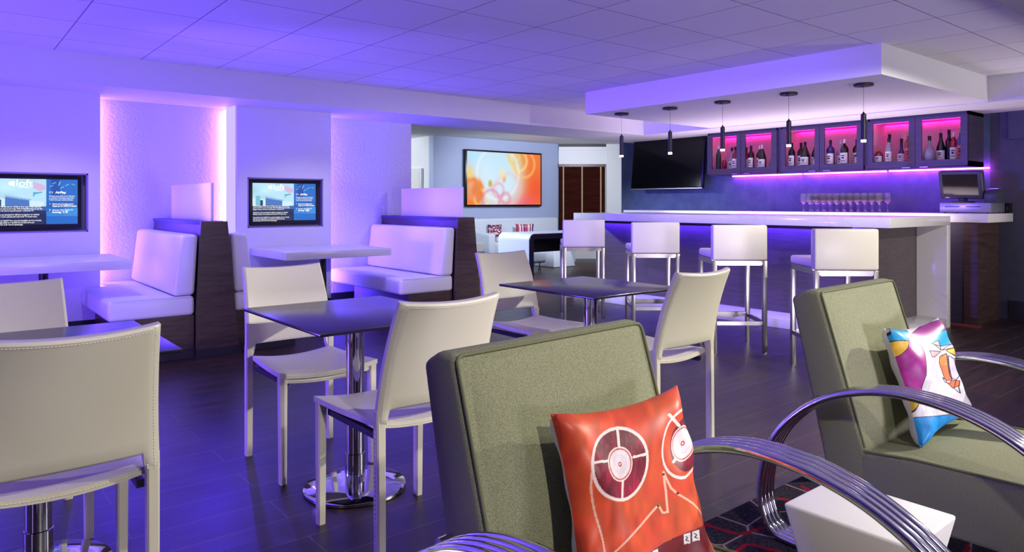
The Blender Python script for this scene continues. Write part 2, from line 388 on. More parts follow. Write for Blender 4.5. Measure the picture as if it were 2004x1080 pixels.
# ================================================================== BOOTHS
GB='booth seating along the wall'
def cushion(b,x0,x1,y0,y1,z0,z1,bev=.035): return b.box(x0,x1,y0,y1,z0,z1,bev=bev,seg=4)
def piping(path,name,parent,m,r=.004):
    b=MB(); b.tube(path,r,6); return b.obj(name,m,parent,world=True)
YE=5.83
def bench(s,xback,lab,xp=None):
    """s=-1 seat towards -x of xback, +1 towards +x; xp = edge of the display panel the seat wraps round"""
    t=thing('booth_bench',lab,'bench',(xback+s*.3,6.6,0),0,GB)
    xf=xback+s*.60; yw=YT-.01
    P=[(xback,YE),(xf,YE),(xf,6.99),(xp,6.99),(xp,yw),(xback,yw)] if xp else [(xback,YE),(xf,YE),(xf,yw),(xback,yw)]
    b=MB(); b.prism(P,'z',.33,.48,bev=.03,seg=4); b.obj('seat_cushion',M_vinyl,t,world=True)
    poly=[(xback,.485),(xback+s*.155,.485),(xback+s*.10,.955),(xback-s*.028,.955)]
    b=MB(); b.prism(poly,'y',YE,yw,bev=.03,seg=4); b.obj('back_cushion',M_vinyl,t,world=True)
    x0,x1=sorted((xback,xback+s*.50)); b=MB(); b.box(x0,x1,YE+.02,6.97,0,.33); b.obj('base',M_woodpart,t,world=True)
    b=MB(); xt=sorted((xback,xback+s*.50)); b.box(xt[0],xt[1],YE+.005,YE+.0195,.0,.07); b.obj('toe_board',M_base,t,world=True)
    x0,x1=sorted((xback,xf)); piping([(x0+.03,YE+.004,.478),(x1-.03,YE+.004,.478)],'piping',t,M_vinyl,.005)
    return t
bench(-1,1.578,'white vinyl booth bench on the left of the first dark wood partition',1.15)
bench(1,1.882,'white vinyl booth bench mostly hidden behind the right side of the first dark wood partition',2.25)
bench(-1,4.003,'white vinyl booth bench facing the middle white table, against the second dark partition')
def partition(xc,lab):
    t=thing('booth_partition',lab,'partition',(xc,6.6,0),0,'wood partitions between booths')
    poly=[(xc-.136,0),(xc+.20,0),(xc+.166,.33),(xc+.10,1.055),(xc-.10,1.055),(xc-.136,.33)]
    b=MB(); b.prism(poly,'y',YE-.03,YE-.001); b.obj('end_panel',M_woodpart,t,world=True)
    b=MB(); b.box(xc-.136,xc+.20,YE-.038,YE-.031,0,.06); b.obj('toe_board',M_base,t,world=True)
    b=MB(); b.prism([(xc-.134,0),(xc+.164,0),(xc+.09,1.03),(xc-.09,1.03)],'y',YE,YT-.01); b.obj('core_panel',M_woodpart,t,world=True)
    b=MB(); b.box(xc-.10,xc+.10,YE,YT-.01,1.03,1.055,bev=.003); b.obj('cap',M_cab,t,world=True)
    b=MB(); b.box(xc-.012,xc+.012,YE+.03,7.05,1.055,1.36,bev=.003); b.obj('privacy_screen',M_frost,t,world=True)
    return t
partition(1.715,'dark wood booth partition with frosted screen between the two white wall tables')
partition(4.14,'dark wood booth partition with wide frosted screen at the end of the booth wall')
def wall_table(x0,x1,lab):
    t=thing('wall_table',lab,'table',((x0+x1)/2,6.5,0),0,'white wall tables in the booths')
    b=MB(); b.box(x0,x1,6.10,YP-.003,.69,.76,bev=.004); b.obj('tabletop',M_whitelam,t,world=True)
    xc=(x0+x1)/2
    b=MB(); b.lathe([(.032,.012),(.032,.69)],(xc,6.5,0)); b.obj('post',M_blackmat,t,world=True)
    b=MB(); b.lathe([(.24,0),(.24,.008),(.03,.02)],(xc,6.5,0),32); b.obj('base_plate',M_chrome,t,world=True)
wall_table(.13,1.19,'white slab table fixed under the left wall display')
wall_table(2.41,3.46,'white slab table fixed under the middle wall display')

# ------------------------------------------------ wall displays
def tvpic(u,v):
    w=v; C=np.zeros(u.shape+(3,))
    C[:]=hexa('b8e4f6')
    C+= (vnoise(u,v,5,3)-.5)[:,None]*.12
    def put(mask,h): C[mask]=hexa(h)
    put(inpoly(u,v,[(0,.60),(.62,.50),(.62,.38),(0,.38)]),'d4f0f8')
    put(inpoly(u,v,[(.2,.60),(.46,.53),(.46,.38),(.2,.38)]),'4a78c4')
    put(inpoly(u,v,[(.2,.64),(.48,.555),(.48,.53),(.2,.60)]),'8fb8e8')
    put(inpoly(u,v,[(.12,.55),(.16,.55),(.16,.38),(.12,.38)]),'22406e')
    put(inpoly(u,v,[(.05,.66),(.12,.66),(.12,.38),(.05,.38)]),'7cc0d8')
    put(inpoly(u,v,[(.5,.94),(.635,.86),(.635,.76),(.56,.74),(.5,.80)]),'d8b8e0')
    put(inpoly(u,v,[(.5,.71),(.6,.72),(.6,.70),(.52,.66),(.5,.60)]),'58b0cc')
    put(v<.40,'1c2c5a')
    m=(v<.40)&(v>.30)&(u>.40); C[m]=hexa('3a64a4')
    m=(v<.22)&(vnoise(u,v,9,8)>.6); C[m]=hexa('16204a')
    m=u>.64
    C[m]=hexa('1a6cc8')
    mm=m&(u<.80)&(u>.70)&(v>.62); C[mm]=hexa('0f4ea8')
    mm=m&(v<.28)&(v>.18); C[mm]=hexa('2a86dc')
    mm=m&(v<.36)&(u>.84)&(v>.18); C[mm]=hexa('3a90e0')
    mm=m&(v<.5)&(v>.36); C[mm]=hexa('1660b8')
    for (a,bb) in [((.71,.9),(.75,.93)),((.78,.86),(.80,.95)),((.86,.86),(.9,.90)),((.68,.84),(.72,.86)),((.80,.80),(.84,.84)),((.93,.9),(.97,.88))]:
        C[segd(u,v,[a,bb])<.005]=hexa('9fd0f4')
    return C
M_pic=attr_mat('display_picture',1.0)
def display(x0,x1,side,lab):
    yf=YP+.03; z0,z1=.985,1.425
    t=thing('wall_display',lab,'television',((x0+x1)/2,YP+.06,z0),0,'displays recessed in the booth wall')
    b=MB(); b.box(x0,x1,yf,YP+.085,z0,z1,bev=.004); b.obj('bezel',M_black,t,world=True)
    a0,a1,c0,c1=x0+.028,x1-.028,z0+.038,z1-.028
    picture('screen',t,a0,a1,yf-.001,c0,c1,200,120,tvpic,M_pic)
    W=a1-a0;H=c1-c0; y=yf-.003
    def T(s,u,v,size,sx=1,off=.0006): return text(s,size,(a0+u*W,y,c0+v*H),t,M_txt,sx=sx,offset=off)
    b=MB(); b.add([(a0+.235*W,y,c0+.86*H),(a0+.30*W,y,c0+.835*H),(a0+.30*W,y,c0+.955*H),(a0+.235*W,y,c0+.93*H)],[(0,1,2,3)]); b.obj('logo_block',M_txt,t,world=True)
    T('loft',.31,.84,.075,1.15,.001); T('TOWSON',.335,.80,.014,1.3)
    T('AirPlay',.745,.685,.026,1,.001)
    b=MB()
    for q in [(.675,.69,.715,.695),(.675,.72,.715,.725),(.675,.69,.679,.725),(.711,.69,.715,.725)]: b.add([(a0+q[0]*W,y,c0+q[1]*H),(a0+q[2]*W,y,c0+q[1]*H),(a0+q[2]*W,y,c0+q[3]*H),(a0+q[0]*W,y,c0+q[3]*H)],[(0,1,2,3)])
    b.obj('display_symbol',M_txt,t,world=True)
    for k,s in enumerate(["Wirelessly send what's on your iOS device","or computer to this display using AirPlay.","To learn more, go to apple.com/airplay."]): T(s,.672,.615-k*.042,.0135,.80,.0003)
    T('1',.675,.435,.018); T('Network Configuration',.71,.435,.016,1,.0004); T('Connect To Wi-Fi Network',.71,.385,.021,.72,.0008)
    T('2',.675,.30,.018); T('Choose This Apple TV',.71,.30,.016,1,.0004); T(('iLounge '+side),.71,.25,.022,1,.0008)
    for k,s in enumerate(['AirPlay Mirroring: You can now use AirPlay to share your media, music and','photos to this TV or connect wirelessly. With AirPlay Mirroring, you can also','play games, browse the Internet and check your email on-screen.','',
          'Android users: You can download the AllConnect App from the Android','Play Store to share movies, photos and music to the TV in your room.','',
          'To get started, select "aloftTV" from your list of available wireless networks,','then enter the details which were provided on check-in when you','connected your device at the Internet portal page.']):
        if s: T(s,.008,.375-k*.043,.0155,.76,.0004)
    return t
display(.30,.985,'Left','television showing a connection notice recessed in the leftmost wall panel')
display(2.41,3.12,'Right','television showing a connection notice recessed in the middle wall panel')

# ================================================================== DINING CHAIRS (local: sitter faces +y)
def dining_chair(lab):
    t=thing('dining_chair',lab,'chair',group='ivory leather dining chairs')
    # back profile from seat to top : y,z
    def prof(w):  # w 0..1 bottom to top
        z=.475+.40*w; y=-.222-.030*w-.085*w*w; return y,z
    def back(u,w):
        y,z=prof(w); x=(u-.5)*2; hw=.222-.024*w
        bow=.030*(1-x*x)*(.5+.5*w)
        n=Vector((-.12*x,1,.25)).normalized()
        zz=z
        if w<=.13: zz=z+(.050 if abs(x)<.81 else 0)*(1-w/.13)     # gap above the seat between the posts
        zz+= .012*(x*x)*w
        return (x*hw,y-bow,zz),n
    b=MB()
    us=[0,.02,.08,.1]+[.1+.8*i/14 for i in range(1,14)]+[.9,.92,.98,1.0]
    nu=len(us)-1; ws=[0,.02,.06]+[.06+.86*i/10 for i in range(1,10)]+[.94,.985,1.0]; nw=len(ws)-1
    b.slab(lambda u,w: back(us[round(u*nu)],ws[round(w*nw)]),nu,nw,.034); b.obj('backrest',M_leather,t)
    # stitches
    b=MB()
    def st(p,q,r=.0011): b.tube([p,q],r,4)
    for side in (-1,1):
        for k in range(44):
            w0=(k+.15)/44; w1=(k+.7)/44
            for off in (.017,-.017):
                p,_=back(.5+side*.468,w0); q,_=back(.5+side*.468,w1); p=Vector(p)+Vector((0,off,off*.2)); q=Vector(q)+Vector((0,off,off*.2)); st(p,q)
    for k in range(44):
        for w in (.968,.03):
            for off in (.0175,-.0175):
                u0=.06+.88*(k+.15)/44; u1=.06+.88*(k+.7)/44
                p=Vector(back(u0,w)[0]); q=Vector(back(u1,w)[0])
                if w==.03: p.z+=.006; q.z+=.006
                st(p+Vector((0,off,off*.2)),q+Vector((0,off,off*.2)))
    bo=kids(t)[0]; b.obj('stitching',M_stitch,bo)
    # seat : saddle curve
    def seat(u,v):
        x=(u-.5)*2; y=-.205+.44*v; hw=.195+.035*v
        z=.446+.020*x*x-.006*math.sin(PI*v); return (x*hw,y,z),(0,0,1)
    b=MB(); b.slab(seat,16,10,.036); so=b.obj('seat',M_leather,t)
    for v in (0.0,1.0):
        b=MB()
        for k in range(44):
            u0=(k+.15)/44;u1=(k+.7)/44
            p=Vector(seat(u0,v)[0]);q=Vector(seat(u1,v)[0]); d=Vector((0,.0015 if v else -.0015,-.001)); st(p+d,q+d)
        b.obj('stitching',M_stitch,so)
    # curved front apron + black side rails
    b=MB(); b.slab(lambda u,v:((( u-.5)*.42,.215,.412+.018*((u-.5)*2)**2+.022*v),(0,1,0)),12,2,.022); b.obj('front_apron',M_leather,t)
    b=MB(); b.box(-.195,-.175,-.18,.19,.41,.432); b.obj('side_rail',M_blackrail,t)
    b=MB(); b.box(.175,.195,-.18,.19,.41,.432); b.obj('side_rail',M_blackrail,t)
    for s in (-1,1):
        b=MB(); c=[(.0,.44),(.0,.0)]
        def leg(x,y0,y1,z1,w0,w1,d0,d1):
            bm=MB(); n=6; vs=[]
            pts=[]
            for i in range(n+1):
                k=i/n; yy=y0+(y1-y0)*k; zz=z1*k; w=w0+(w1-w0)*k; d=d0+(d1-d0)*k
                pts.append([(x-w,yy-d*.7,zz),(x-w*.7,yy-d,zz),(x+w*.7,yy-d,zz),(x+w,yy-d*.7,zz),(x+w,yy+d*.7,zz),(x+w*.7,yy+d,zz),(x-w*.7,yy+d,zz),(x-w,yy+d*.7,zz)])
            vs=[p for r in pts for p in r]; fs=[]
            for i in range(n):
                for k in range(8): fs.append((i*8+k,i*8+(k+1)%8,(i+1)*8+(k+1)%8,(i+1)*8+k))
            fs.append(tuple(range(8))[::-1]); fs.append(tuple(n*8+k for k in range(8)))
            return bm.add(vs,fs,True)
        l=leg(s*.212,.215,.212,.462,.014,.017,.016,.019); l.obj('leg',M_leather,t)
        l=leg(s*.205,-.228,-.224,.52,.015,.0165,.018,.0165); lo=l.obj('leg',M_leather,t)
        b=MB()
        for k in range(30):
            z=.02+k*.0148; b.tube([(s*.222,-.226,z),(s*.222,-.226,z+.008)],.0011,4)
        b.obj('stitching',M_stitch,lo)
    for c in [(-.212,.215),(.212,.215),(-.205,-.228),(.205,-.228)]:
        pass
    return t
ch=dining_chair('ivory leather chair nearest the camera at bottom left, seen from behind')
ch.location=(.262,2.36,0)
again(ch,(.222,3.15,0),PI,'ivory leather chair at the far left behind the cropped dark table')
again(ch,(1.37,3.185,0),PI,'ivory leather chair facing the viewer across the middle dark table')
again(ch,(1.338,2.30,0),R(0),'ivory leather chair seen from behind at the near side of the middle dark table')
again(ch,(2.84,3.262,0),PI,'ivory leather chair facing the viewer behind the right dark table, near the partition')
again(ch,(2.795,2.345,0),R(-.5),'ivory leather chair seen from behind at the right dark table, near the bar stools')

def cafe_table(lab,x0,x1,y0,y1,bc):
    t=thing('cafe_table',lab,'table',(bc[0],bc[1],0),0,'dark square cafe tables')
    b=MB(); b.box(x0,x1,y0,y1,.728,.741,bev=.0025); b.obj('tabletop',M_tabletop,t,world=True)
    b=MB(); b.box(bc[0]-.2,bc[0]+.2,bc[1]-.02,bc[1]+.02,.708,.728); b.box(bc[0]-.02,bc[0]+.02,bc[1]-.2,bc[1]+.2,.708,.728); b.obj('underframe',M_blackmat,t,world=True)
    b=MB(); b.lathe([(.042,.02),(.042,.15),(.0385,.152),(.0385,.708)],(bc[0],bc[1],0),32); b.obj('post',M_chrome,t,world=True)
    b=MB(); b.lathe([(.205,0),(.212,.004),(.212,.014),(.205,.02),(.12,.026),(.04,.03),(.0,.03)],(bc[0],bc[1],0),64); b.obj('base_plate',M_chrome,t,world=True)
cafe_table('dark square cafe table on chrome pedestal in the middle, between two ivory chairs',1.05,1.72,2.35,3.14,(1.38,2.74))
cafe_table('dark square cafe table on chrome pedestal at right, in front of the bar stools',2.49,3.16,2.42,3.17,(2.84,2.79))
cafe_table('dark square cafe table cropped by the left edge of the picture',-.06,.61,2.39,3.09,(.265,2.74))

# ================================================================== BAR
bar=thing('bar_counter','long bar with white quartz top, foot slab and end panel around a dark wood body','bar counter',(6.9,4.5,0))
YB0,YB1=2.64,6.48
b=MB(); b.box(6.29,7.62,YB0,YB1,.985,1.075,bev=.004); b.obj('countertop',M_quartz,bar,world=True)
b=MB(); b.box(6.29,7.53,YB0,YB1,0,.09,bev=.004); b.obj('foot_slab',M_quartz,bar,world=True)
b=MB(); b.box(7.53,7.62,YB0,YB0+.5,0,.985,bev=.003); b.obj('end_panel',M_quartz,bar,world=True)
b=MB(); b.box(6.68,7.53,YB0+.27,YB1-.05,.09,.985); b.obj('wood_body',M_woodbar,bar,world=True)
M_ledbar=emis('bar_front_led',(.075,.02,1.0),130)
b=MB(); b.box(6.62,6.65,3.1,6.35,.977,.985); b.obj('under_counter_light',M_ledbar,bar,world=True)
b=MB(); b.box(6.585,6.595,3.1,6.35,.945,.985); b.obj('light_shield',M_cab,bar,world=True)
bc=thing('back_counter','white quartz counter along the blue wall behind the bar, on dark cabinets','counter',(8.2,4.7,0))
b=MB(); b.box(7.86,8.6,2.40,7.05,1.008,1.095,bev=.004); b.obj('countertop',M_quartz,bc,world=True)
b=MB(); b.box(7.93,8.6,2.62,7.05,0,1.008); b.obj('cabinet_body',M_cab,bc,world=True)
t=MB().box(7.9,8.5,2.5,2.62,0,1.0).obj('end_board',M_woodpart,bc,world=True)
tag(MB().box(7.72,7.86,2.45,3.2,0.001,.012).obj('floor_mat',M_red),'small dull red mat on the floor behind the end of the bar','mat')
# bar stools
def bar_stool(lab):
    t=thing('bar_stool',lab,'bar stool',group='bar stools in front of the bar')
    w=.215; d=.42
    b=MB(); b.box(-w,w,-.015,.06,.745,1.025,bev=.014,seg=3); b.obj('backrest',M_leather,t)
    b=MB(); b.box(-w+.005,w-.005,.04,.47,.755,.815,bev=.02,seg=3); b.obj('seat',M_leather,t)
    b=MB(); z0,z1=.706,.742
    # bevelled steel rail below the backrest, then side and front rails
    b.add([(-w,-.01,z1),(w,-.01,z1),(w-.045,-.01,z0),(-w+.045,-.01,z0),(-w,.02,z1),(w,.02,z1),(w-.045,.02,z0),(-w+.045,.02,z0)],[(0,1,2,3),(7,6,5,4),(0,4,5,1),(3,2,6,7),(1,5,6,2),(0,3,7,4)])
    b.box(-w,-w+.03,.02,.45,.715,.755); b.box(w-.03,w,.02,.45,.715,.755); b.box(-w,w,.42,.45,.715,.755); b.obj('seat_frame',M_brushed,t)
    for sx in (-1,1):
        for y in (.005,.435):
            b=MB(); x=sx*(w-.018); b.box(x-.017,x+.017,y-.017,y+.017,.006,.742,bev=.002); lg=b.obj('leg',M_brushed,t)
            b=MB(); b.lathe([(.012,0),(.012,.007)],(x,y,0),10); b.obj('foot_glide',M_whiteplastic,lg)
    b=MB(); b.box(-w+.03,w-.03,-.004,.014,.232,.262); b.obj('footrest_bar',M_brushed,t)
    b=MB(); b.box(-w+.03,w-.03,.425,.445,.232,.275); b.obj('footrest_bar',M_brushed,t)
    for sx in (-1,1):
        b=MB(); x=sx*(w-.018); b.box(x-.009,x+.009,.02,.42,.232,.262); b.obj('footrest_bar',M_brushed,t)
    return t
def cpt(D,px): return FW*D+RT*(D*(px-1002)/1390)
st=bar_stool('white bar stool farthest left, in front of the left end of the bar')
SA=YAW-R(90)
spots=[(7.28,1142.5,None,0),(6.40,1283,'white bar stool second from the left end of the bar',-1.5),(5.62,1447.5,'white bar stool third from the left end of the bar, behind the right dining chair',-1),(4.80,1655.5,'white bar stool nearest the camera, behind the right green armchair',-2)]
for i,(D,px,lab,a) in enumerate(spots):
    p=cpt(D,px)
    if i==0: st.location=p; st.rotation_euler=(0,0,SA+R(a))
    else: again(st,p,SA+R(a),lab)

# pendants
def pendant(lab,drop=.235):
    t=thing('pendant_lamp',lab,'pendant lamp',group='black cylinder pendants over the bar')
    b=MB(); b.lathe([(.0,0),(.072,0),(.074,-.004),(.074,-.016),(.07,-.02),(0,-.02)],seg=32); b.box(-.03,-.015,-.01,.01,-.03,-.018); b.obj('canopy',M_blackmat,t)
    b=MB(); b.lathe([(.0012,-.015),(.0012,-drop+.0)],seg=6); b.obj('cord',M_blackmat,t)
    b=MB(); b.lathe([(.004,-drop+.01),(.008,-drop),(.0205,-drop-.012),(.0205,-drop-.215),(.018,-drop-.215)],seg=24); b.obj('shade',M_blackmat,t)
    b=MB(); b.lathe([(.0,-drop-.205),(.0185,-drop-.205),(.0185,-drop-.232),(.0,-drop-.232)],seg=20); b.obj('bulb',M_bulb,t)
    return t
pp=[(5.78,2.63),(5.76,3.26),(5.75,3.92),(5.72,4.51),(5.68,5.12)]
pl=['rightmost black pendant lamp, nearest the camera above the bar','black pendant lamp hanging second from the right above the bar','middle one of the five black pendants above the bar','black pendant lamp hanging second from the left, in front of the dark television','leftmost black pendant lamp, beside the end of the blue wall']
pz=ZB+.005
p0=pendant(pl[0]); p0.location=(*pp[0],pz)
for q,l in zip(pp[1:],pl[1:]): again(p0,(*q,pz),0,l)

# ------------------------------------------------ wall cabinets
XF=8.2
CB,CT=1.575,2.145
wins=[(5.38,5.76),(4.88,5.25),(4.31,4.69),(3.81,4.19),(3.25,3.63),(2.75,3.12)]
units=[(4.80,5.84,0),(3.73,4.76,2),(2.68,3.69,4)]
labs=['left dark wall cabinet with two glass doors, next to the big black television','middle dark wall cabinet with two glass doors holding wine bottles','right dark wall cabinet with two glass doors above the cash register']
WZ0,WZ1=1.655,2.085
for (y0,y1,k),lab in zip(units,labs):
    t=thing('wall_cabinet',lab,'cabinet',(8.4,(y0+y1)/2,CB),0,'glass door cabinets above the back counter')
    b=MB(); T_=.018
    b.box(XF+.022,8.65,y0,y0+T_,CB,CT); b.box(XF+.022,8.65,y1-T_,y1,CB,CT); b.box(XF+.022,8.65,y0,y1,CB,CB+T_+.04); b.box(XF+.022,8.65,y0,y1,CT-T_-.02,CT); b.obj('carcass',M_cab,t,world=True)
    b=MB(); b.box(8.63,8.645,y0+T_,y1-T_,CB+.06,CT-.04); b.box(XF+.04,8.63,y0+T_,y0+T_+.004,CB+.06,CT-.04); b.box(XF+.04,8.63,y1-T_-.004,y1-T_,CB+.06,CT-.04); b.obj('lining',M_cabin,t,world=True)
    ym=(wins[k][0]+wins[k+1][1])/2
    for (a,c,(w0,w1)) in [(ym+.003,y1-.006,wins[k]),(y0+.006,ym-.003,wins[k+1])]:
        b=MB(); x0,x1=XF,XF+.02; zb,zt=CB+.012,CT-.03
        b.box(x0,x1,a,w0,zb,zt); b.box(x0,x1,w1,c,zb,zt); b.box(x0,x1,w0,w1,zb,WZ0); b.box(x0,x1,w0,w1,WZ1,zt)
        d=b.obj('door',M_cab,t,world=True)
        b=MB(); b.box(x0+.008,x0+.012,w0,w1,WZ0,WZ1)
        g=b.obj('glass_pane',M_glass,d); g.data.transform(Matrix.Translation(-t.location))
        b=MB(); hy=(ym+.05 if a>ym else ym-.13); b.box(x0-.012,x0,hy,hy+.08,CB+.004,CB+.012); h=b.obj('handle',M_steel,d); h.data.transform(Matrix.Translation(-t.location))
    b=MB(); b.box(XF+.13,XF+.15,y0+.03,y1-.03,CT-.052,CT-.044); b.obj('interior_light',M_ledpink,t,world=True)
    b=MB(); b.box(8.60,8.63,y0+.03,y1-.03,WZ1+.0,WZ1+.012); b.obj('interior_light',M_ledpink,t,world=True)
# filler strips between the cabinets
b=MB(); b.box(XF+.03,8.65,4.76,4.80,CB,CT); tag(b.obj('cabinet_filler',M_cab),'narrow dark filler board between the left and middle wall cabinets','board')
b=MB(); b.box(XF+.03,8.65,3.69,3.73,CB,CT); tag(b.obj('cabinet_filler',M_cab),'narrow dark filler board between the middle and right wall cabinets','board')
for (a,c,l) in [(2.62,3.62,'right'),(3.66,4.66,'middle'),(4.70,5.70,'left')]:
    b=MB(); b.box(8.59,8.635,a,c,CB-.012,CB); tag(b.obj('led_strip',M_ledmag),'magenta light strip under the %s wall cabinet'%l,'light strip','light strips under the wall cabinets')

# ------------------------------------------------ bottles
def bmat(n,c,rough=.12): return mat(n,c,rough,spec=.6)
BG={'dark':bmat('dark_wine_glass','161423'),'green':bmat('green_bottle','1c3a34'),'clear':bmat('clear_bottle','9a94b8',.1),'amber':bmat('amber_liquor','7a2a30'),'blue':bmat('blue_bottle','2a2c78'),'red':bmat('red_liquor','8a1238')}
M_label=mat('paper_label','f2eef4',.6); M_cap=mat('bottle_foil','1a1622',.4); M_capw=mat('white_foil','cfcad4',.4); M_capg=mat('gold_cap','a8804a',.35); M_print=mat('label_print','2a2638',.6); M_labelred=mat('red_label','b84a5a',.6)
PROF={'bordeaux':(.037,.19,.028,.30),'slope':(.040,.15,.05,.30),'square':(.040,.17,.02,.28),'flask':(.052,.13,.03,.27),'tall':(.033,.21,.03,.33),'short':(.04,.10,.02,.17)}
def bottle(loc,shape,glass,cap,lab,k=1.0,label=True,lm=None,pourer=False):
    r,sh,nk,H=PROF[shape]; r*=k*1.08; H*=1.05; sh*=1.05
    t=thing('bottle',lab,'bottle',loc,0,'bottles in the wall cabinets')
    b=MB(); p=[(r*.95,0),(r,.006),(r,sh),(r*.92,sh+.012)]
    if shape=='slope': p+=[(r*.7,sh+.045),(r*.45,sh+.08),(.015,sh+.11)]
    elif shape=='flask': p=[(r*.7,0),(r*.9,.02),(r,.07),(r*.85,.12),(r*.45,.16),(.016,.175)]
    else: p+=[(r*.7,sh+.03),(.016,sh+.045)]
    p+=[(.0145,H-.03)]
    b.lathe(p+[(.0145,H-.005)],seg=16 if shape!='square' else 8); b.obj('glass_body',BG[glass],t)
    b=MB(); b.lathe([(.016,H-.05),(.016,H),(0,H)],seg=12); b.obj('cap',cap,t)
    if pourer: b=MB(); b.tube([(0,0,H),(0,0,H+.025),(-.012,0,H+.045)],.004,8); b.obj('pourer',M_steel,t)
    if label:
        z0=.03 if shape!='flask' else .03; z1=z0+sh*.62; rr=r*1.03
        b=MB(); b.sheet(lambda u,v:(-rr*math.cos((u-.5)*2.4),rr*math.sin((u-.5)*2.4),z0+(z1-z0)*v),10,2,flip=True)
        lo=b.obj('label',lm or M_label,t)
        b=MB(); rr=r*1.045
        for zz,h,w in [(.68,.1,.9),(.45,.16,.6),(.22,.06,1.0)]:
            b.sheet(lambda u,v:(-rr*math.cos((u-.5)*w),rr*math.sin((u-.5)*w),z0+(z1-z0)*(zz+h*v)),6,1,flip=True)
        b.obj('print',M_print,lo)
    return t
ZS=CB+.058
D_=['first','second','third','fourth','fifth','sixth']
def row(k,items):
    w0,w1=wins[k]; 
    for (f,shape,glass,cap,desc,kk,kw) in items:
        bottle((8.29+kw.pop('dx',0)+.085*(items.index((f,shape,glass,cap,desc,kk,kw))%2),w1-(w1-w0)*f,ZS),shape,glass,cap,'%s in %s cabinet window from left'%(desc,D_[k]),kk,**kw)
row(0,[(.12,'tall','green',M_capw,'slim green bottle with white cap',.95,{'label':False}),(.52,'slope','clear',M_cap,'squat pale bottle with cream label',1.15,{}),(.80,'bordeaux','amber',M_cap,'amber bottle with pale label',1.0,{}),(.93,'bordeaux','red',M_cap,'rear red bottle at the right edge',.9,{'dx':.1}),(.32,'short','red',M_capg,'short red bottle',.8,{'label':False,'dx':.02})])
row(1,[(.08,'bordeaux','dark',M_cap,'dark wine bottle at the left edge',1.0,{}),(.28,'bordeaux','dark',M_capw,'dark wine bottle with white neck foil',1.05,{}),(.52,'slope','dark',M_capw,'taller dark bottle with large cream label',1.12,{}),(.82,'flask','clear',M_cap,'wide clear decanter bottle',1.0,{'label':False})])
row(2,[(.10,'bordeaux','dark',M_cap,'dark bottle at the left edge',1.0,{}),(.30,'bordeaux','dark',M_cap,'dark bottle with wide striped label',1.12,{}),(.56,'slope','dark',M_cap,'dark champagne bottle with low label',1.25,{}),(.80,'slope','dark',M_cap,'dark sloping bottle right of champagne bottle',1.2,{}),(.95,'short','dark',M_cap,'small dark bottle in the right corner',.9,{})])
row(3,[(.08,'bordeaux','blue',M_cap,'blue-tinted bottle at the left edge',1.15,{}),(.30,'slope','clear',M_capw,'clear speckled bottle with white neck',1.0,{}),(.52,'bordeaux','dark',M_capw,'dark wine bottle with square cream label',1.12,{}),(.76,'bordeaux','dark',M_cap,'dark wine bottle with tall pale label',1.15,{'dx':.03}),(.95,'short','dark',M_cap,'small dark bottle at right edge',.9,{}),(.92,'tall','dark',M_capw,'tall rear bottle with white neck',.8,{'dx':.12,'label':False})])
row(4,[(.07,'short','amber',M_capg,'small amber bottle at the left edge',1.0,{}),(.22,'tall','clear',M_cap,'tall clear bottle with dark stopper',.75,{'label':False,'dx':.06,'pourer':True}),(.36,'square','clear',M_cap,'square clear bottle with pale arched label',.85,{}),(.62,'flask','blue',M_cap,'broad dark bottle with diamond label',.72,{'pourer':True}),(.90,'tall','amber',M_capg,'tall amber bottle with patterned label',1.05,{'lm':M_labelred})])
row(5,[(.12,'flask','clear',M_cap,'broad clear bottle with steel pourer',1.15,{'pourer':True,'label':False}),(.34,'slope','dark',M_cap,'dark bottle with round white emblem',1.0,{'pourer':True}),(.52,'tall','dark',M_cap,'plain tall dark bottle in the rear',.95,{'label':False,'dx':.12}),(.68,'bordeaux','red',M_capw,'red bottle with white cap',.95,{}),(.93,'tall','blue',M_capg,'tall bottle with red label at right edge',1.0,{'lm':M_labelred})])

# ------------------------------------------------ big black television on the blue wall
t=thing('television','large black switched-off television tilted on the blue wall behind the bar','television',(8.55,6.7,1.42))
TM=Matrix.Translation((8.45,6.71,1.78))@Matrix.Rotation(R(6),4,'Y')
b=MB(); b.box(-.03,.03,-.66,.66,-.375,.375,bev=.006,M=TM); b.obj('housing',M_black,t,world=True)
b=MB(); b.box(-.033,-.030,-.64,.64,-.355,.36,M=TM); b.obj('screen',M_blackgloss,t,world=True)
b=MB(); b.box(-.034,-.028,-.66,.66,-.378,-.371,M=TM); b.obj('lower_trim',M_steel,t,world=True)
b=MB(); b.box(8.49,8.645,6.5,6.9,1.65,1.95); b.obj('wall_bracket',M_blackmat,t,world=True)

# ------------------------------------------------ wine glasses
M_wine=mat('clear_glass','ffffff',.01,trans=.97,ior=1.3)
t=thing('wine_glass','clear stemmed wine glass standing in the tight rows on the back counter','wine glass',group='wine glasses lined up on the back counter')
b=MB(); b.lathe([(.034,0),(.034,.002),(.006,.006),(.004,.015),(.0037,.085),(.006,.092),(.018,.104),(.036,.128),(.038,.14),(.034,.175),(.029,.215),(.0278,.215),(.0325,.175),(.0365,.14),(.0345,.129),(.017,.107),(.0,.099)],seg=20); b.obj('bowl_and_stem',M_wine,t)
n=0
for r_ in range(4):
    for k in range(12):
        loc=(8.06+r_*.082,3.50+k*.080+(r_%2)*.04-.01*r_,1.096)
        if n==0: t.location=loc
        else: again(t,loc,0,t['label'])
        n+=1

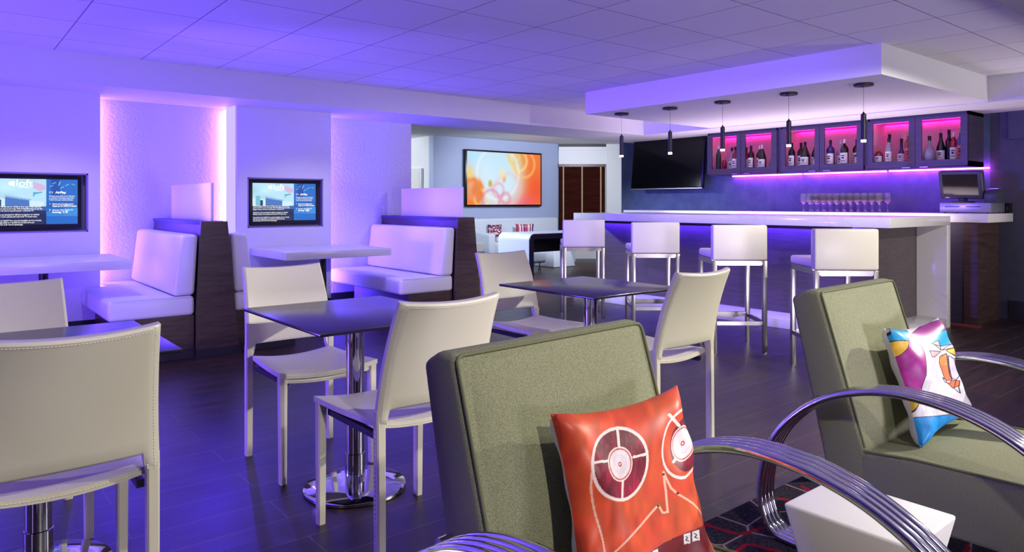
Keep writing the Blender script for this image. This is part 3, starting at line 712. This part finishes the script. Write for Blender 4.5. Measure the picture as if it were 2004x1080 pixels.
# ------------------------------------------------ register
t=thing('cash_drawer','steel cash drawer with two slots at the right end of the back counter','cash drawer',(8.2,2.66,1.095))
b=MB(); b.box(8.08,8.48,2.44,2.90,1.105,1.20,bev=.003); b.obj('casing',M_steel,t,world=True)
for a in (2.53,2.72):
    b=MB(); b.box(8.074,8.081,a,a+.13,1.158,1.166); b.obj('slot',M_black,t,world=True)
for y in (2.47,2.86):
    for x in (8.12,8.44):
        b=MB(); b.lathe([(.015,0),(.015,.011)],(x,y,1.095),10); b.obj('foot',M_black,t,world=True)
t=thing('register_terminal','tilted grey touch screen terminal standing on the steel cash drawer','register',(8.25,2.75,1.20))
TM=Matrix.Translation((8.19,2.74,1.385))@Matrix.Rotation(R(-14),4,'Y')@Matrix.Rotation(R(-4),4,'Z')
b=MB(); b.box(-.02,.05,-.205,.205,-.145,.145,bev=.015,seg=3,M=TM); b.obj('housing',M_greyplastic,t,world=True)
b=MB(); b.box(-.0225,-.0195,-.165,.165,-.10,.115,M=TM); b.obj('screen',M_blackgloss,t,world=True)
b=MB(); b.box(-.0225,-.0205,.11,.15,-.132,-.126,M=TM); b.obj('badge',M_steel,t,world=True)
b=MB(); b.tube([(8.25,2.74,1.20),(8.25,2.74,1.30)],.04,16); b.lathe([(.11,0),(.10,.018),(.04,.022)],(8.25,2.74,1.20),28); b.obj('stand',M_greyplastic,t,world=True)
t=thing('receipt_printer','dark receipt printer on the cash drawer beside the touch terminal','printer',(8.28,2.50,1.20))
b=MB(); b.prism([(8.16,1.20),(8.40,1.20),(8.40,1.34),(8.24,1.34),(8.16,1.29)],'y',2.41,2.525,bev=.006); b.obj('casing',M_greyplastic,t,world=True)
b=MB(); b.box(8.25,8.36,2.43,2.51,1.341,1.346); b.obj('paper_slot',M_steel,t,world=True)
tag(MB().box(8.50,8.58,2.40,2.46,1.095,1.20,bev=.005).obj('power_box',M_black),'small black box behind the cash drawer at the counter end','box')

# ================================================================== ARMCHAIRS (local: sitter faces -y, origin below inside-left corner of backrest)
W_=.63
def armchair(lab):
    t=thing('armchair',lab,'armchair',group='green tweed armchairs with chrome arms')
    # side profile (y,z) relative to y0=0 at front-top edge of backrest
    back=[(0,.875),(.05,.878),(.108,.845),(-.035,.20),(-.165,.20),(-.158,.36)]
    b=MB(); b.prism([(y,z) for y,z in back],'x',0,W_,bev=.017,seg=4); bo=b.obj('backrest',M_green,t)
    b=MB()
    fr=[(.012,-.004,.866),(W_-.012,-.004,.866)]
    b.tube([(.008,-.154,.365),(.008,-.080,.62),(.008,-.010,.850),(.009,-.005,.862),(.016,-.002,.870),(.028,-.001,.872),(W_-.028,-.001,.872),(W_-.016,-.002,.870),(W_-.009,-.005,.862),(W_-.008,-.010,.850),(W_-.008,-.080,.62),(W_-.008,-.154,.365)],.004,8); b.obj('piping',M_piping,bo)
    def crown(u,v):
        x=2*u-1; y=2*v-1; k=.020*((1-x**4)*(1-y**4))**.7-.004
        return (.014+(W_-.028)*u,-.151+.148*v-.954*k,.375+.488*v+.3*k)
    b=MB(); b.sheet(crown,24,24); b.obj('back_cushion',M_green,t)
    seat=[(-.14,.155),(-.70,.155),(-.74,.20),(-.75,.35),(-.72,.375),(-.30,.365),(-.14,.345)]
    b=MB(); b.prism(seat,'x',0,W_,bev=.014,seg=3); so=b.obj('seat',M_green,t)
    for x in (.006,W_-.006):
        b=MB(); b.tube([(x,-.15,.352),(x,-.30,.366),(x,-.72,.374),(x,-.75,.35)],.0045,8); b.obj('piping',M_piping,so)
    # chrome arms: four parallel tubes bent in a loop
    ctrl=[(-.80,.012),(-.30,.012),(.03,.012),(.115,.03),(.155,.10),(.16,.18),(.135,.30),(.08,.40),(-.01,.49),(-.11,.55),(-.22,.585),(-.33,.594),(-.45,.58),(-.57,.54),(-.68,.47),(-.78,.37),(-.86,.25),(-.905,.12),(-.90,.05),(-.86,.014)]
    pts=[Vector((0,y,z)) for y,z in ctrl]; n=len(pts); path=[]
    for i in range(n):
        p0,p1,p2,p3=pts[i-1],pts[i],pts[(i+1)%n],pts[(i+2)%n]
        for k in range(5):
            s=k/5; path.append(.5*((2*p1)+(p2-p0)*s+(2*p0-5*p1+4*p2-p3)*s*s+(3*p1-p0-3*p2+p3)*s**3))
    for side,x0 in ((-1,-.125),(1,W_+.03)):
        b=MB()
        for k in range(4):
            b.tube([(x0+.012+k*.024,p.y,p.z) for p in path],.0125,10,closed=True)
        a=b.obj('arm',M_chrome,t)
        for (y,z) in ((.03,.50),):
            xa,xb=(x0+.09,0) if side<0 else (W_,x0+.01)
            if y>0: y=.0; z=.50
            c=MB(); c.tube([(xa,y,z),(xb,y,z)],.012,10); c.obj('bracket',M_chrome,a)
    return t
E_=dict(x=.825,y=1.205,r=R(3.2)); F_=dict(x=2.42,y=1.255,r=R(1.2))
ac=armchair('green tweed armchair in the foreground holding the orange printed cushion')
ac.location=(E_['x'],E_['y'],.0125); ac.rotation_euler=(0,0,E_['r'])
again(ac,(F_['x'],F_['y'],.0125),F_['r'],'green tweed armchair at right holding the colourful painted cushion')

# pillows
def pillow(name,lab,c,bul,fn,nu=330,nv=330,pull=.06,fbul=1.0,bbul=1.0):
    TL,TR,BR,BL=[Vector(p) for p in c]; ctr=(TL+TR+BR+BL)/4
    N=((TR-TL).cross(TL-BL)).normalized()
    if N.y>0: N=-N                                  # towards the viewer
    t=thing(name,lab,'cushion',tuple(ctr),0,'printed cushions on the armchairs')
    def pos(u,v,s):
        x=2*u-1;y=2*v-1
        uu=.5+.5*(x*(1-pull*(1-y*y))); vv=.5+.5*(y*(1-pull*(1-x*x)))
        p=(BL*(1-uu)+BR*uu)*(1-vv)+(TL*(1-uu)+TR*uu)*vv
        h=((1-x**4)*(1-y**4))**.55*bul
        wr=.006*math.sin(u*15+v*8)*math.exp(-((abs(x)-.8)**2)*10)+.005*math.sin(v*22-u*7)*(x*x)+.003*math.sin(u*9-v*13+1)
        return p+N*((h*(fbul if s>0 else bbul)+wr*(h>0.004))*s)
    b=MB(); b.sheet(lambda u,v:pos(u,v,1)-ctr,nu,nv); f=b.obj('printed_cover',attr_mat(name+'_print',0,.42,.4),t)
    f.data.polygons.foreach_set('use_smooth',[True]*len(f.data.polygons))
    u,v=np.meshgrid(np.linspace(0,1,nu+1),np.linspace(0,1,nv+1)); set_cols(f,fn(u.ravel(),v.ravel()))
    b=MB(); b.sheet(lambda u,v:pos(u,v,-1)-ctr,40,40); g=b.obj('white_backing',M_pillowback,t)
    return t
def poly3(c,u,v): return c[0]+c[1]*u+c[2]*v+c[3]*u*v+c[4]*u*u+c[5]*v*v+c[6]*u*u*v+c[7]*u*v*v+c[8]*u**3+c[9]*v**3
def orange(u,v):
    x=poly3([219.0, 1254.2, 300.4, -333.6, -415.1, -564.3, -51.1, 329.4, 7.4, 65.8],u,v)
    y=poly3([1666.0, -760.7, -1637.9, 901.5, 336.5, 96.8, -523.0, -146.2, 10.6, 100.7],u,v)
    n=vnoise(x/300,y/900,9,1); n2=vnoise(x/300,y/300,3,2); n3=vnoise(x/160,y/500,14,4)
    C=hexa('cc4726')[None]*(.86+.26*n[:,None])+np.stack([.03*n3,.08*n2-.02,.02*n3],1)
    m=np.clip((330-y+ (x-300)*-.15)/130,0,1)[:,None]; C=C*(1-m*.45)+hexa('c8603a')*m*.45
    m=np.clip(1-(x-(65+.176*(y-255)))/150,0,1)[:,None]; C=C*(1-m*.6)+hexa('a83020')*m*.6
    W=hexa('efd9cf'); DR=hexa('6b1226')
    def reel(cx,cy,rx,ry,irx,iry,spokes,half=False):
        dx=(x-cx)/rx;dy=(y-cy)/ry; d=np.hypot(dx,dy)
        mm=(d<1)
        dark=DR[None]*(.75+.7*n2[:,None])+np.array([.12,.02,.04])*(n3[:,None]>.62)
        if half: mm2=mm&(d<1)&((x-cx)*-.2+(y-cy)*0>-200)&(np.hypot((x-cx-25)/(rx*.8),(y-cy)/(ry*.82))<1)
        else: mm2=mm
        C[mm2]=dark[mm2]
        C[np.abs(d-1)<.045]=W
        for a,b_ in spokes: C[(segd(x,y,[a,b_])<8)]=W
        di=np.hypot((x-cx)/irx,(y-cy)/iry)
        C[di<1.18]=W; C[di<1.08]=hexa('b8503c'); C[di<.98]=(hexa('e2d4d8')[None]*(.92+.12*n3[:,None]))[di<.98]
        C[di<.17]=hexa('b02a2a'); C[di<.07]=hexa('efe0dc')
        C[np.abs(np.hypot((x-cx)/irx,(y-cy)/iry)-.62)<.03]=hexa('d6c2c8')
    reel(475,535,188,222,72,92,[((462,310),(470,420)),((290,528),(400,515)),((565,490),(655,470)),((498,640),(494,745))])
    reel(862,408,112,212,48,95,[((762,235),(830,300)),((820,520),(852,465))],True)
    def line(p,w=6):
        C[segd(x,y,p)<w]=hexa('f0b89c')
    line([(285,600),(292,680),(330,820),(360,950),(392,1085),(400,1200)])
    line([(770,580),(785,700),(790,830),(762,835),(742,785),(640,900),(455,1085),(380,1200)])
    line([(770,580),(810,680),(845,720),(930,780),(1000,850),(1040,900)])
    for q in ((770,595),(845,715),(740,790)): C[np.hypot(x-q[0],y-q[1])<8]=hexa('5a1a16')
    C[inpoly(x,y,[(640,1100),(760,1020),(1000,910),(1015,1000),(1030,1300),(600,1300)])]=hexa('6e1418')
    for (a,bb) in ((877,972),(920,955)):
        C[inpoly(x,y,[(a,bb),(a+34,bb-12),(a+36,bb+52),(a+2,bb+60)])]=hexa('e9e4e0')
        C[segd(x,y,[(a+10,bb+10),(a+22,bb+20),(a+12,bb+34),(a+26,bb+40)])<3]=hexa('3a2a2a')
    C[inpoly(x,y,[(680,1075),(715,1060),(720,1110),(685,1120)])]=hexa('e9e4e0')
    return C
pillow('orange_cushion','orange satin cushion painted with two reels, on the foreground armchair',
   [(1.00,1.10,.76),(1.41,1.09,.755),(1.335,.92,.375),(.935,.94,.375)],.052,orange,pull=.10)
def painted(u,v):
    x=poly3([348.7, 701.8, 149.1, -35.2, -352.0, -452.3, -80.6, 154.5, 19.7, 34.4],u,v)
    y=poly3([1030.5, -479.9, -1009.8, 574.0, 241.6, 70.2, -328.1, -90.4, -2.3, 43.8],u,v)
    n=vnoise(x/100,y/100,3,2); n2=vnoise(x/60,y/200,5,7)
    C=hexa('d9d5d6')[None]*(.90+.12*n[:,None]*n2[:,None]*1.5)
    regs=[([(100,140),(290,140),(268,225),(140,228)],'2aa0d0'),([(120,226),(268,228),(262,280),(235,330),(190,358),(140,300)],'e0b23c'),
      ([(268,170),(375,215),(412,320),(418,480),(388,615),(255,575),(190,360),(235,330),(262,280)],'a02a86'),
      ([(305,172),(545,40),(575,128),(375,215)],'9a2f88'),([(375,215),(575,128),(620,245),(540,262),(470,245)],'2a9fd2'),
      ([(585,290),(625,275),(650,350)],'e8b840'),([(245,575),(388,615),(372,690),(345,800),(318,850),(270,700)],'e2b840'),
      ([(345,800),(500,790),(640,770),(760,745),(760,900),(470,1060),(320,1050),(318,850)],'1d86c8'),
      ([(450,295),(545,300),(500,340),(475,340)],'eeb8b4'),([(555,290),(612,240),(618,275)],'f0c0b8'),([(470,240),(510,222),(548,290)],'efd0cc'),
      ([(545,335),(590,315),(605,380),(622,480),(635,518),(672,520),(672,560),(635,577),(600,530),(575,440),(548,380)],'e08a4a'),
      ([(600,330),(640,360),(672,480),(655,515),(632,500),(612,400)],'c8c0e0'),([(578,490),(600,515),(630,515),(620,540),(590,530)],'efe8ea')]
    for p,c in regs:
        m=inpoly(x,y,p); C[m]=(hexa(c)[None]*(.88+.2*n[:,None]))[m]
    for p,c in regs[:]: C[segd(x,y,p,True)<2.6]=hexa('2a1c2c')
    m=inpoly(x,y,regs[-3][0])&(y>400); C[m]=C[m]*.6+hexa('d84a3a')*.4
    C[segd(x,y,[(655,515),(645,580),(680,615),(668,560)])<2.5]=hexa('3a3040')
    return C
pillow('painted_cushion','colourful painted cushion with magenta, blue and yellow fields on the right armchair',
   [(2.63,1.125,.752),(3.02,1.09,.755),(3.02,.985,.40),(2.575,.985,.375)],.055,painted,pull=.10)

# side table and rug
M_st=mat('white_cast_stone','e6e3dd',.35)
t=thing('side_table','white tapering block table between the two green armchairs','side table',(1.85,.83,.0095))
def tapered(b,c,h,top,bot,bev=.008):
    bm=bmesh.new(); 
    A=[bm.verts.new((c[0]+sx*bot[0],c[1]+sy*bot[1],0)) for sx,sy in ((-1,-1),(1,-1),(1,1),(-1,1))]
    B_=[bm.verts.new((c[0]+sx*top[0],c[1]+sy*top[1],h)) for sx,sy in ((-1,-1),(1,-1),(1,1),(-1,1))]
    bm.faces.new(A[::-1]); bm.faces.new(B_)
    for i in range(4): bm.faces.new((A[i],A[(i+1)%4],B_[(i+1)%4],B_[i]))
    bmesh.ops.bevel(bm,geom=bm.edges[:],offset=bev,segments=3,profile=.5,affect='EDGES'); b.bmadd(bm,True)
b=MB(); tapered(b,(0,0),.41,(.135,.158),(.06,.075)); b.obj('block',M_st,t)
t=tag(MB().box(.45,3.3,-.6,1.60,.0,.009).obj('rug',M_rug),'dark rug with red and beige cell outlines under the armchairs','rug')

# ================================================================== HALL FURNITURE
t=thing('hall_television','large black-framed screen showing orange and white light circles on the hall wall','television',(8.9,11.15,1.1))
hx0,hx1,hz0,hz1=7.92,9.87,1.13,2.235
b=MB(); b.box(hx0,hx1,11.12,11.2,hz0,hz1,bev=.004); b.obj('frame',M_black,t,world=True)
def bokeh(u,v):
    C=np.zeros(u.shape+(3,)); a=u*1.78
    C[:]=hexa('f07a34')
    def blob(cx,cy,sx,sy,c,k=1.0,p=1.0):
        m=(k*np.exp(-(((u-cx)/sx)**2+((v-cy)/sy)**2)**p))[:,None]; C[:]=C*(1-m)+hexa(c)*m
    blob(.0,.62,.12,.14,'f6cf70',.9); blob(.62,.8,.12,.3,'d8e08a',.8); blob(.93,.28,.17,.35,'f0552a',.9); blob(.75,.05,.2,.16,'ec5a7a',.7)
    blob(.15,.95,.30,.42,'a9dcfb',1,1.6); blob(.40,.45,.36,.62,'d2ecfc',1,2.4); blob(.45,.85,.2,.3,'c4e6fa',.9,1.5)
    for (cx,cy,r,w_,c,k) in [(1.22,.86,.20,.035,'ffd98a',.75),(1.36,.80,.26,.03,'ffc070',.7),(1.1,.95,.14,.03,'e8d070',.6),(.12,.25,.22,.05,'f07a18',.9),(.33,.12,.16,.03,'ffe0b0',.6),(.72,.28,.13,.03,'f0a0b0',.6),(.72,.60,.5,.03,'ffffff',.35),(.95,.3,.30,.05,'f6b8c0',.35),(.55,.08,.2,.03,'e070a0',.5),(.9,.12,.10,.04,'e06080',.4)]:
        d=np.abs(np.hypot(a-cx,v-cy)-r); m=(np.exp(-(d/w_)**2)*k)[:,None]; C=C*(1-m)+hexa(c)*m
    for (cx,cy,r,c,k) in [(.22,.28,.13,'e86a10',.8),(.53,.40,.05,'c8a020',.8),(.86,.50,.05,'f08048',.6),(.82,.6,.09,'f4e8b0',.6),(.06,.6,.08,'f4c860',.7)]:
        d=np.hypot(a-cx,(v-cy)*.7)/r; m=(np.exp(-d**4)*k)[:,None]; C=C*(1-m)+hexa(c)*m
    return C
picture('screen',t,hx0+.035,hx1-.035,11.118,hz0+.035,hz1-.035,200,110,bokeh,attr_mat('bokeh_picture',1.0))
t=thing('wall_picture','small white framed picture on the white hall wall left of the big screen','picture',(7.2,11.7,1.4))
b=MB(); b.box(7.19,7.24,11.55,12.0,1.40,1.86,bev=.004); b.obj('frame',M_alum,t,world=True)
b=MB(); b.box(7.185,7.189,11.60,11.95,1.45,1.81); b.obj('sheet',M_whitelam,t,world=True)
# sofa
t=thing('sofa','long pale sofa with high back under the hall screen','sofa',(9.0,10.8,0))
b=MB(); b.box(7.95,10.2,10.95,11.15,.25,.90,bev=.05,seg=4); b.obj('backrest',M_sofa,t,world=True)
b=MB(); b.box(7.95,10.2,10.35,10.98,.25,.46,bev=.03,seg=3); b.obj('seat',M_sofa,t,world=True)
b=MB(); b.prism([(10.3,.1),(11.1,.1),(11.1,.86),(10.9,.78),(10.75,.66),(10.3,.62)],'x',7.85,8.02,bev=.03,seg=3); b.obj('arm',M_sofa,t,world=True)
b=MB(); b.box(8.0,10.15,10.4,11.1,.0,.25); b.obj('base',M_sofa,t,world=True)
def small_pillow(lab,c,w,h,rz,fn,nm):
    t=thing(nm,lab,'cushion',c,rz,'patterned cushions on the hall sofa')
    def pos(u,v,s):
        x=2*u-1;y=2*v-1; hh=((1-x**4)*(1-y**4))**.5*.06
        return (w/2*x*(1-.08*(1-y*y)),-hh*s,h/2*y*(1-.08*(1-x*x)))
    b=MB(); b.sheet(lambda u,v:pos(u,v,1),60,60); f=b.obj('cover',attr_mat(nm+'_print',0,.4),t)
    u,v=np.meshgrid(np.linspace(0,1,61),np.linspace(0,1,61)); set_cols(f,fn(u.ravel(),v.ravel()))
    b=MB(); b.sheet(lambda u,v:pos(u,v,-1),14,14); b.obj('backing',M_pillowback,t)
def speck(u,v):
    n=vnoise(u,v,12,3); C=np.where((n>.55)[:,None],hexa('e6c8d4')[None],hexa('7a2848')[None]); C[vnoise(u,v,15,9)>.75]=hexa('3a1430'); return C
def stripe(u,v):
    pal=['b83a5a','f0c0c0','3a2a6a','d88a4a','e8e0e8','9a2a5a','5a3a8a','c85a6a','f0d0d0','2a1a4a','d04a6a','b83a5a']
    k=(u*24).astype(int); return np.array([hexa(pal[(i*5)%12]) for i in k])
p=cpt(13.75,968); small_pillow('pink and burgundy speckled square cushion on the left part of the hall sofa',(p.x,p.y,.66),.29,.25,R(-20),speck,'speckled_cushion')
p=cpt(14.1,1027); small_pillow('striped red and purple cushion in the middle of the hall sofa',(p.x,p.y,.66),.38,.25,R(-25),stripe,'striped_cushion')
# waterfall console
t=thing('waterfall_desk','pale curved waterfall desk with dark inner edge in front of the hall sofa','desk',(6.5,7.5,0))
def uprof(x0,x1,z,r,n=8):
    o=[(x0,0)]
    for i in range(n+1):
        a=PI-PI/2*i/n; o.append((x0+r+r*math.cos(a),z-r+r*math.sin(a)))
    for i in range(n+1):
        a=PI/2-PI/2*i/n; o.append((x1-r+r*math.cos(a),z-r+r*math.sin(a)))
    o.append((x1,0)); return o
def ushell(b,x0,x1,z,r,th,y0,y1):
    O=uprof(x0,x1,z,r); I=uprof(x0+th,x1-th,z-th,max(r-th,.01)); n=len(O)
    vs=[(p[0],y0,p[1]) for p in O]+[(p[0],y0,p[1]) for p in I]+[(p[0],y1,p[1]) for p in O]+[(p[0],y1,p[1]) for p in I]; fs=[]
    for i in range(n-1):
        fs+=[(i,i+1,n+i+1,n+i),(2*n+i,3*n+i,3*n+i+1,2*n+i+1),(i,2*n+i,2*n+i+1,i+1),(n+i,n+i+1,3*n+i+1,3*n+i)]
    fs+=[(0,n,3*n,2*n),(n-1,2*n-1+0,4*n-1,3*n-1)]
    b.add(vs,fs,False)
XL,XR=6.1,8.2
b=MB(); ushell(b,XL,XR,.79,.09,.02,7.125,7.78); b.obj('shell',M_sofa,t,world=True)
b=MB(); ushell(b,XL+.003,XR-.003,.787,.088,.07,7.11,7.125); b.obj('front_edge',M_blackmat,t,world=True)
b=MB(); ushell(b,XL+.0201,XR-.0201,.7699,.07,.05,7.125,7.78); b.obj('inner_lining',M_cab,t,world=True)
b=MB(); b.box(XL+.07,XR-.07,7.6,7.65,.5,.72); b.obj('modesty_panel',M_blackmat,t,world=True)
# white block tables in the hall
t=thing('hall_side_table','white tapering block table beside the left end of the hall sofa','side table',(7.35,10.15,0))
b=MB(); tapered(b,(7.35,10.15),.5,(.17,.17),(.08,.08)); b.obj('block',M_st,t,world=True)
t=thing('hall_side_table','lower white block table in front of the other hall block table','side table',(6.75,9.28,0))
b=MB(); tapered(b,(6.75,9.28),.42,(.14,.14),(.09,.09)); b.obj('block',M_st,t,world=True)
p=cpt(13.5,1086)
t=thing('ottoman','white low ottoman with splayed sides seen under the waterfall desk','ottoman',tuple(p))
b=MB(); bm_=bmesh.new(); b2=MB(); tapered(b,(0,0),.36,(.20,.2),(.28,.28),.02); b.obj('body',M_sofa,t)
p=cpt(12.6,1035)
t=thing('lounge_chair','white rounded lounge chair on small casters seen under the waterfall desk','chair',tuple(p))
b=MB(); b.box(-.3,.22,-.25,.25,.14,.36,bev=.06,seg=4); b.obj('seat',M_sofa,t)
for x in (-.2,.12):
    b=MB(); b.lathe([(.03,0),(.03,.05),(.015,.06),(.015,.15)],(x,-.15,0),12); b.obj('caster',M_chrome,t)

# ================================================================== LIGHTS
def light(kind,name,loc,energy,color,target=None,size=.1,sizey=None,spot=None,blend=.5):
    l=bpy.data.lights.new(name,kind); l.energy=energy; l.color=color
    if kind=='AREA':
        l.size=size
        if sizey: l.shape='RECTANGLE'; l.size_y=sizey
    else: l.shadow_soft_size=size
    if kind=='SPOT': l.spot_size=R(spot or 60); l.spot_blend=blend
    o=bpy.data.objects.new(name,l); COL.objects.link(o); o.location=loc
    if target is not None: o.rotation_euler=(Vector(target)-Vector(loc)).to_track_quat('-Z','Y').to_euler()
    return o
WARM=(1,.955,.84); VIO=(.17,.075,1.0)
light('SPOT','warm_spot',(5.2,-.1,2.12),590,WARM,(1.7,1.95,.45),.035,spot=60,blend=.6)
light('SPOT','warm_spot',(.8,-.9,2.35),155,WARM,(1.4,2.2,.2),.05,spot=70,blend=.7)
light('SPOT','warm_spot',(4.7,.1,2.12),270,WARM,(5.6,3.9,.6),.05,spot=80,blend=.7)
light('SPOT','warm_spot',(4.3,1.5,2.35),150,WARM,(5.25,4.9,.7),.05,spot=44,blend=.8)  # added spot, warms the backs of the far stools
light('SPOT','warm_spot',(2.7,-.3,2.35),58,WARM,(1.9,.9,.3),.05,spot=70,blend=.8)  # added above the armchairs to brighten side table and cushions
light('SPOT','booth_downlight',(.66,6.02,2.375),28,(1,.96,.95),(.66,6.1,0),.04,spot=110,blend=.4)
light('SPOT','booth_downlight',(2.92,6.02,2.375),28,(1,.96,.95),(2.92,6.1,0),.04,spot=110,blend=.4)
light('SPOT','violet_fill_spot',(-1.9,4.6,.3),800,VIO,(1.8,4.4,2.39),.45,spot=165,blend=1)  # added violet fill outside the view, brightens the ceiling
light('SPOT','violet_spot',(-.6,5.7,1.95),1100,VIO,(6.6,4.4,.8),.05,spot=48,blend=.5)
light('SPOT','bounce_fill_spot',(7.9,-.6,.9),160,(1,.95,.9),(7.6,1.8,2.39),.3,spot=150,blend=1)  # added, imitates warm bounce onto the right-hand ceiling
light('SPOT','bounce_fill_spot',(2.6,-1.8,.5),300,(.86,.78,1.0),(4.2,2.0,2.39),.35,spot=150,blend=1)  # added soft fill for the ceiling, no lamp stands here
light('AREA','soffit_fill',(7.74,4.5,.93),40,(1,.84,1.0),(7.2,4.5,2.2),3.4,.16)  # added fill hidden behind the bar, brightens the soffit underside
light('SPOT','hall_fill_high',(8.9,8.25,2.3),270,(.86,.90,1.0),(9.6,11.1,.9),.2,spot=115,blend=.6)  # added, hidden by the beam, brightens hall wall and sofa
light('SPOT','hall_fill_left',(5.4,8.8,1.7),150,(.66,.78,1.0),(9.0,10.9,1.0),.4,spot=62,blend=.6)  # added fill out of sight behind the booth wall, lifts the hall
light('SPOT','hall_white_wall_fill',(4.9,12.4,2.0),220,(.85,.92,1.0),(7.24,12.1,1.3),.2,spot=80,blend=.6)  # added fill for the white hall wall, no window here
light('SPOT','desk_fill',(4.6,8.6,2.3),520,(.72,.82,1.0),(6.4,7.6,.5),.1,spot=70,blend=.6)  # added out of sight to brighten the side of the waterfall desk
for q in pp:
    light('SPOT','pendant_glow',(q[0],q[1],1.66),8,(1,.93,.85),(q[0],q[1],0),.02,spot=120,blend=.5)
w=bpy.data.worlds.new('world'); sc.world=w; w.use_nodes=True
w.node_tree.nodes['Background'].inputs[0].default_value=(.5,.45,.7,1); w.node_tree.nodes['Background'].inputs[1].default_value=.05
